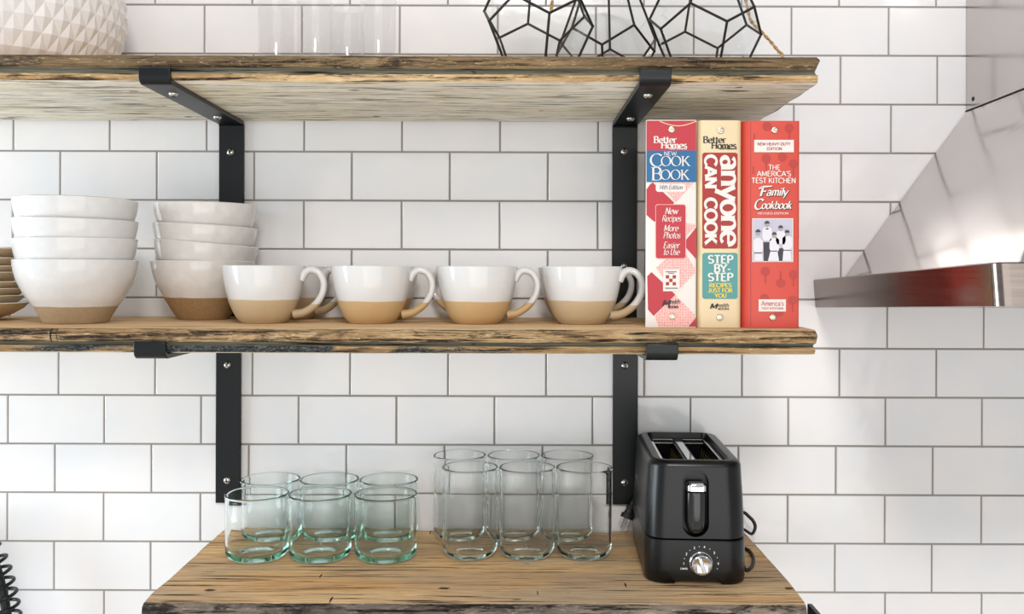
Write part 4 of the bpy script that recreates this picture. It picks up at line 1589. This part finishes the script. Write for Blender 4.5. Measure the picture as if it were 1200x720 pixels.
# ------------------------------------------------------------------ terrariums
def terrarium(label, cx, cd, az, H0, R, hts, sc=1.0, twine=None, base_r=.62):
    root = thing('glass_terrarium', label, 'terrarium', (cx, -cd, ZT_T), 'geometric glass terrariums')
    def ring(r, z, off, n=5):
        return [Vector((r * math.sin(az + off + 2 * PI * i / n), -r * math.cos(az + off + 2 * PI * i / n), z)) for i in range(n)]
    b = ring(R * base_r, .0016, 0)
    l = ring(R, hts[0], 0)
    u = ring(R, hts[1], PI / 5)
    t = ring(R * base_r, hts[2], PI / 5)
    edges, faces = [], []
    for i in range(5):
        j = (i + 1) % 5
        edges += [(b[i], b[j]), (b[i], l[i]), (l[i], u[i]), (u[i], l[j]), (u[i], t[i]), (t[i], t[j])]
        faces += [[b[i], b[j], l[j], u[i], l[i]], [t[i], u[i], l[j], u[j], t[j]]]
    faces += [b]
    mb = MB()
    for p, q in edges:
        mb.tube([p, q], .0018, 8)
    for p in b + l + u + t:
        mb.lathe([(0, -.0022), (.0017, -.0014), (.0022, 0), (.0017, .0014), (0, .0022)], 8, 0, p)
    mb.build('frame', M['came'], root, weld=False)
    mb = MB()
    for f in faces[:-2] if False else faces:
        mb.add(f, [list(range(len(f)))])
    mb.build('glass_panes', M['pane'], root)
    if twine:
        mb = MB()
        pts = smooth([Vector(p) - Vector(root.location) for p in twine], 8)
        for k in (0, 1):
            q = []
            for i, p in enumerate(pts):
                a = i * .75 + k * PI
                q.append(p + Vector((math.cos(a), math.sin(a), 0)) * .0013)
            mb.tube(q, .0015, 7)
        mb.build('twine', M['twine'], root)
    return root


HT = (.0632, .0890, .150)
terrarium('glass terrarium with black frame, leftmost of the three geometric terrariums', P(630.5, 40, .194).x, .194, math.radians(10), 0, .0745, HT,
          twine=[P(650, -30, .185), P(648.5, -12, .185), P(647, 2, .190), P(645.5, 16, .187)])
terrarium('glass terrarium with black frame standing at the wall between the other two', P(710.5, 40, .082).x, .082, math.radians(-10), 0, .0750, (.0505, .0800, .150))
terrarium('glass terrarium with black frame and twine on its right, rightmost of the three', P(826, 40, .155).x, .155, math.radians(10.5), 0, .0770, HT,
          twine=[P(868, -30, .10), P(874, 0, .095), P(880, 24, .09), P(892, 37, .09), P(903, 49, .10), P(912, 60, .11), P(917, 67, .12), Vector((P(918, 70, .13).x, -.125, ZT_T + .0025)), Vector((P(910, 70, .15).x, -.16, ZT_T + .0025))])


# ------------------------------------------------------------------ clear tumblers on the upper shelf
def clear_glass():
    R, H, t = .0268, .128, .0018
    mb = MB()
    mb.lathe([(0, .001), (R * .8, .001), (R * .86, 0), (R * .9, .0012), (R * .93, .006), (R, H - .001), (R - t * .5, H), (R - t, H - .001), (R * .93 - t, .008), (R * .8, .0065), (0, .006)], 56)
    return mb.build('clear_tumbler', M['acrylic'], sharp=.9)


cg = clear_glass()
for i, (px, d, lb) in enumerate([
        (324, .085, 'clear tumbler on the upper shelf, leftmost of the four clear ones'),
        (369.5, .105, 'clear tumbler on the upper shelf, second from the left of four'),
        (407, .060, 'clear tumbler on the upper shelf, third from the left of four'),
        (443.5, .100, 'clear tumbler on the upper shelf, rightmost of four, nearest the terrariums')]):
    o = cg if i == 0 else cg.copy()
    if i:
        C.objects.link(o)
    o.location = (P(px, 40, d).x, -d, ZT_T)
    tag(o, lb, 'glass', 'clear tumblers on the upper shelf')


# ------------------------------------------------------------------ faceted pot
def faceted_pot():
    cx, d = P(9, 40, .155).x, .155
    n = 80
    ctrl = [(.112, 0), (.128, .018), (.141, .040), (.1495, .065), (.1530, .092), (.1510, .122), (.143, .150), (.130, .175)]
    rows_ = 10
    mb = MB()
    vs, fs = [], []
    sp = smooth([(a, b, 0) for a, b in ctrl], 10)
    zs2 = [.175 * i / (rows_ - 1) for i in range(rows_)]
    def rad(z):
        for p, q in zip(sp, sp[1:]):
            if p.y <= z <= q.y:
                return p.x + (q.x - p.x) * (z - p.y) / (q.y - p.y + 1e-9)
        return sp[-1].x
    for j, z in enumerate(zs2):
        for i in range(n):
            a = 2 * PI * i / n
            push = .0030 if (i + j) % 2 else -.0004
            if j in (0, rows_ - 1):
                push = 0
            r = rad(z) + push
            vs.append(Vector((cx + r * math.sin(a), -d - r * math.cos(a), ZT_T + z)))
    for j in range(rows_ - 1):
        for i in range(n):
            k = (i + 1) % n
            A_, B_, C_, D_ = j * n + i, j * n + k, (j + 1) * n + k, (j + 1) * n + i
            if (i + j) % 2 == 0:      # A and C are the low corners
                fs += [(A_, B_, C_), (A_, C_, D_)]
            else:
                fs += [(A_, B_, D_), (B_, C_, D_)]
    fs.append(list(range(n))[::-1])
    top = len(vs)
    last = (rows_ - 1) * n
    vs += [Vector((cx + .124 * math.sin(2 * PI * i / n), -d - .124 * math.cos(2 * PI * i / n), ZT_T + .175)) for i in range(n)]
    vs += [Vector((cx + .105 * math.sin(2 * PI * i / n), -d - .105 * math.cos(2 * PI * i / n), ZT_T + .012)) for i in range(n)]
    for i in range(n):
        k = (i + 1) % n
        fs.append((last + i, last + k, top + k, top + i))
        fs.append((top + i, top + k, top + n + k, top + n + i))
    fs.append([top + n + i for i in range(n)])
    mb.add(vs, fs, 0, False)
    o = mb.build('faceted_planter', M['pot'], None, (cx, -d, ZT_T))
    tag(o, 'large white ceramic planter with embossed diamond facets on the upper shelf', 'planter')


faceted_pot()


# ------------------------------------------------------------------ spring of the kitchen faucet
def faucet():
    d = .060
    ctrl = [(-150, 800), (-150, 720), (-140, 665), (-105, 630), (-65, 618), (-35, 626), (-14, 647), (-4, 668), (2, 690), (6, 709), (9, 730), (11, 760), (12, 800)]
    pts = smooth([P(a, b, d) for a, b in ctrl], 14)
    base = P(12, 800, d)
    root = thing('kitchen_faucet', 'black coiled spring of a kitchen faucet at the lower left corner', 'faucet', (base.x, -d, base.z - .02))
    mb = MB()
    mb.tube(pts, .0068, 14)
    mb.build('hose', M['rubber'], root, root.location)
    # helix along the arch
    L_ = [0]
    for p, q in zip(pts, pts[1:]):
        L_.append(L_[-1] + (q - p).length)
    pitch, r = .0172, .0185
    tot = L_[-1]
    hp = []
    steps = int(tot / pitch * 22)
    j = 0
    for s in range(steps + 1):
        t = tot * s / steps
        while j < len(L_) - 2 and L_[j + 1] < t:
            j += 1
        f = (t - L_[j]) / max(1e-9, L_[j + 1] - L_[j])
        p = pts[j].lerp(pts[j + 1], f)
        tg_ = (pts[min(j + 2, len(pts) - 1)] - pts[max(j - 1, 0)]).normalized()
        a = 2 * PI * t / pitch
        u = Vector((0, -1, 0))
        v = tg_.cross(u).normalized()
        hp.append(p + u * r * math.cos(a) + v * r * math.sin(a))
    mb = MB()
    mb.tube(hp, .0027, 8)
    mb.build('spring_coil', M['steel_black'], root, root.location)
    for (a, b) in ((12, 800), (-150, 800)):
        mb = MB()
        p = P(a, b, d)
        mb.lathe([(0, 0), (.022, 0), (.022, .03), (.018, .034), (0, .034)], 28, 0, p + Vector((0, 0, -.02)))
        mb.tube([p + Vector((0, .02, -.005)), p + Vector((0, d - .0005, -.005))], .010, 16)
        mb.build('wall_mount', M['steel_black'], root, root.location)


faucet()
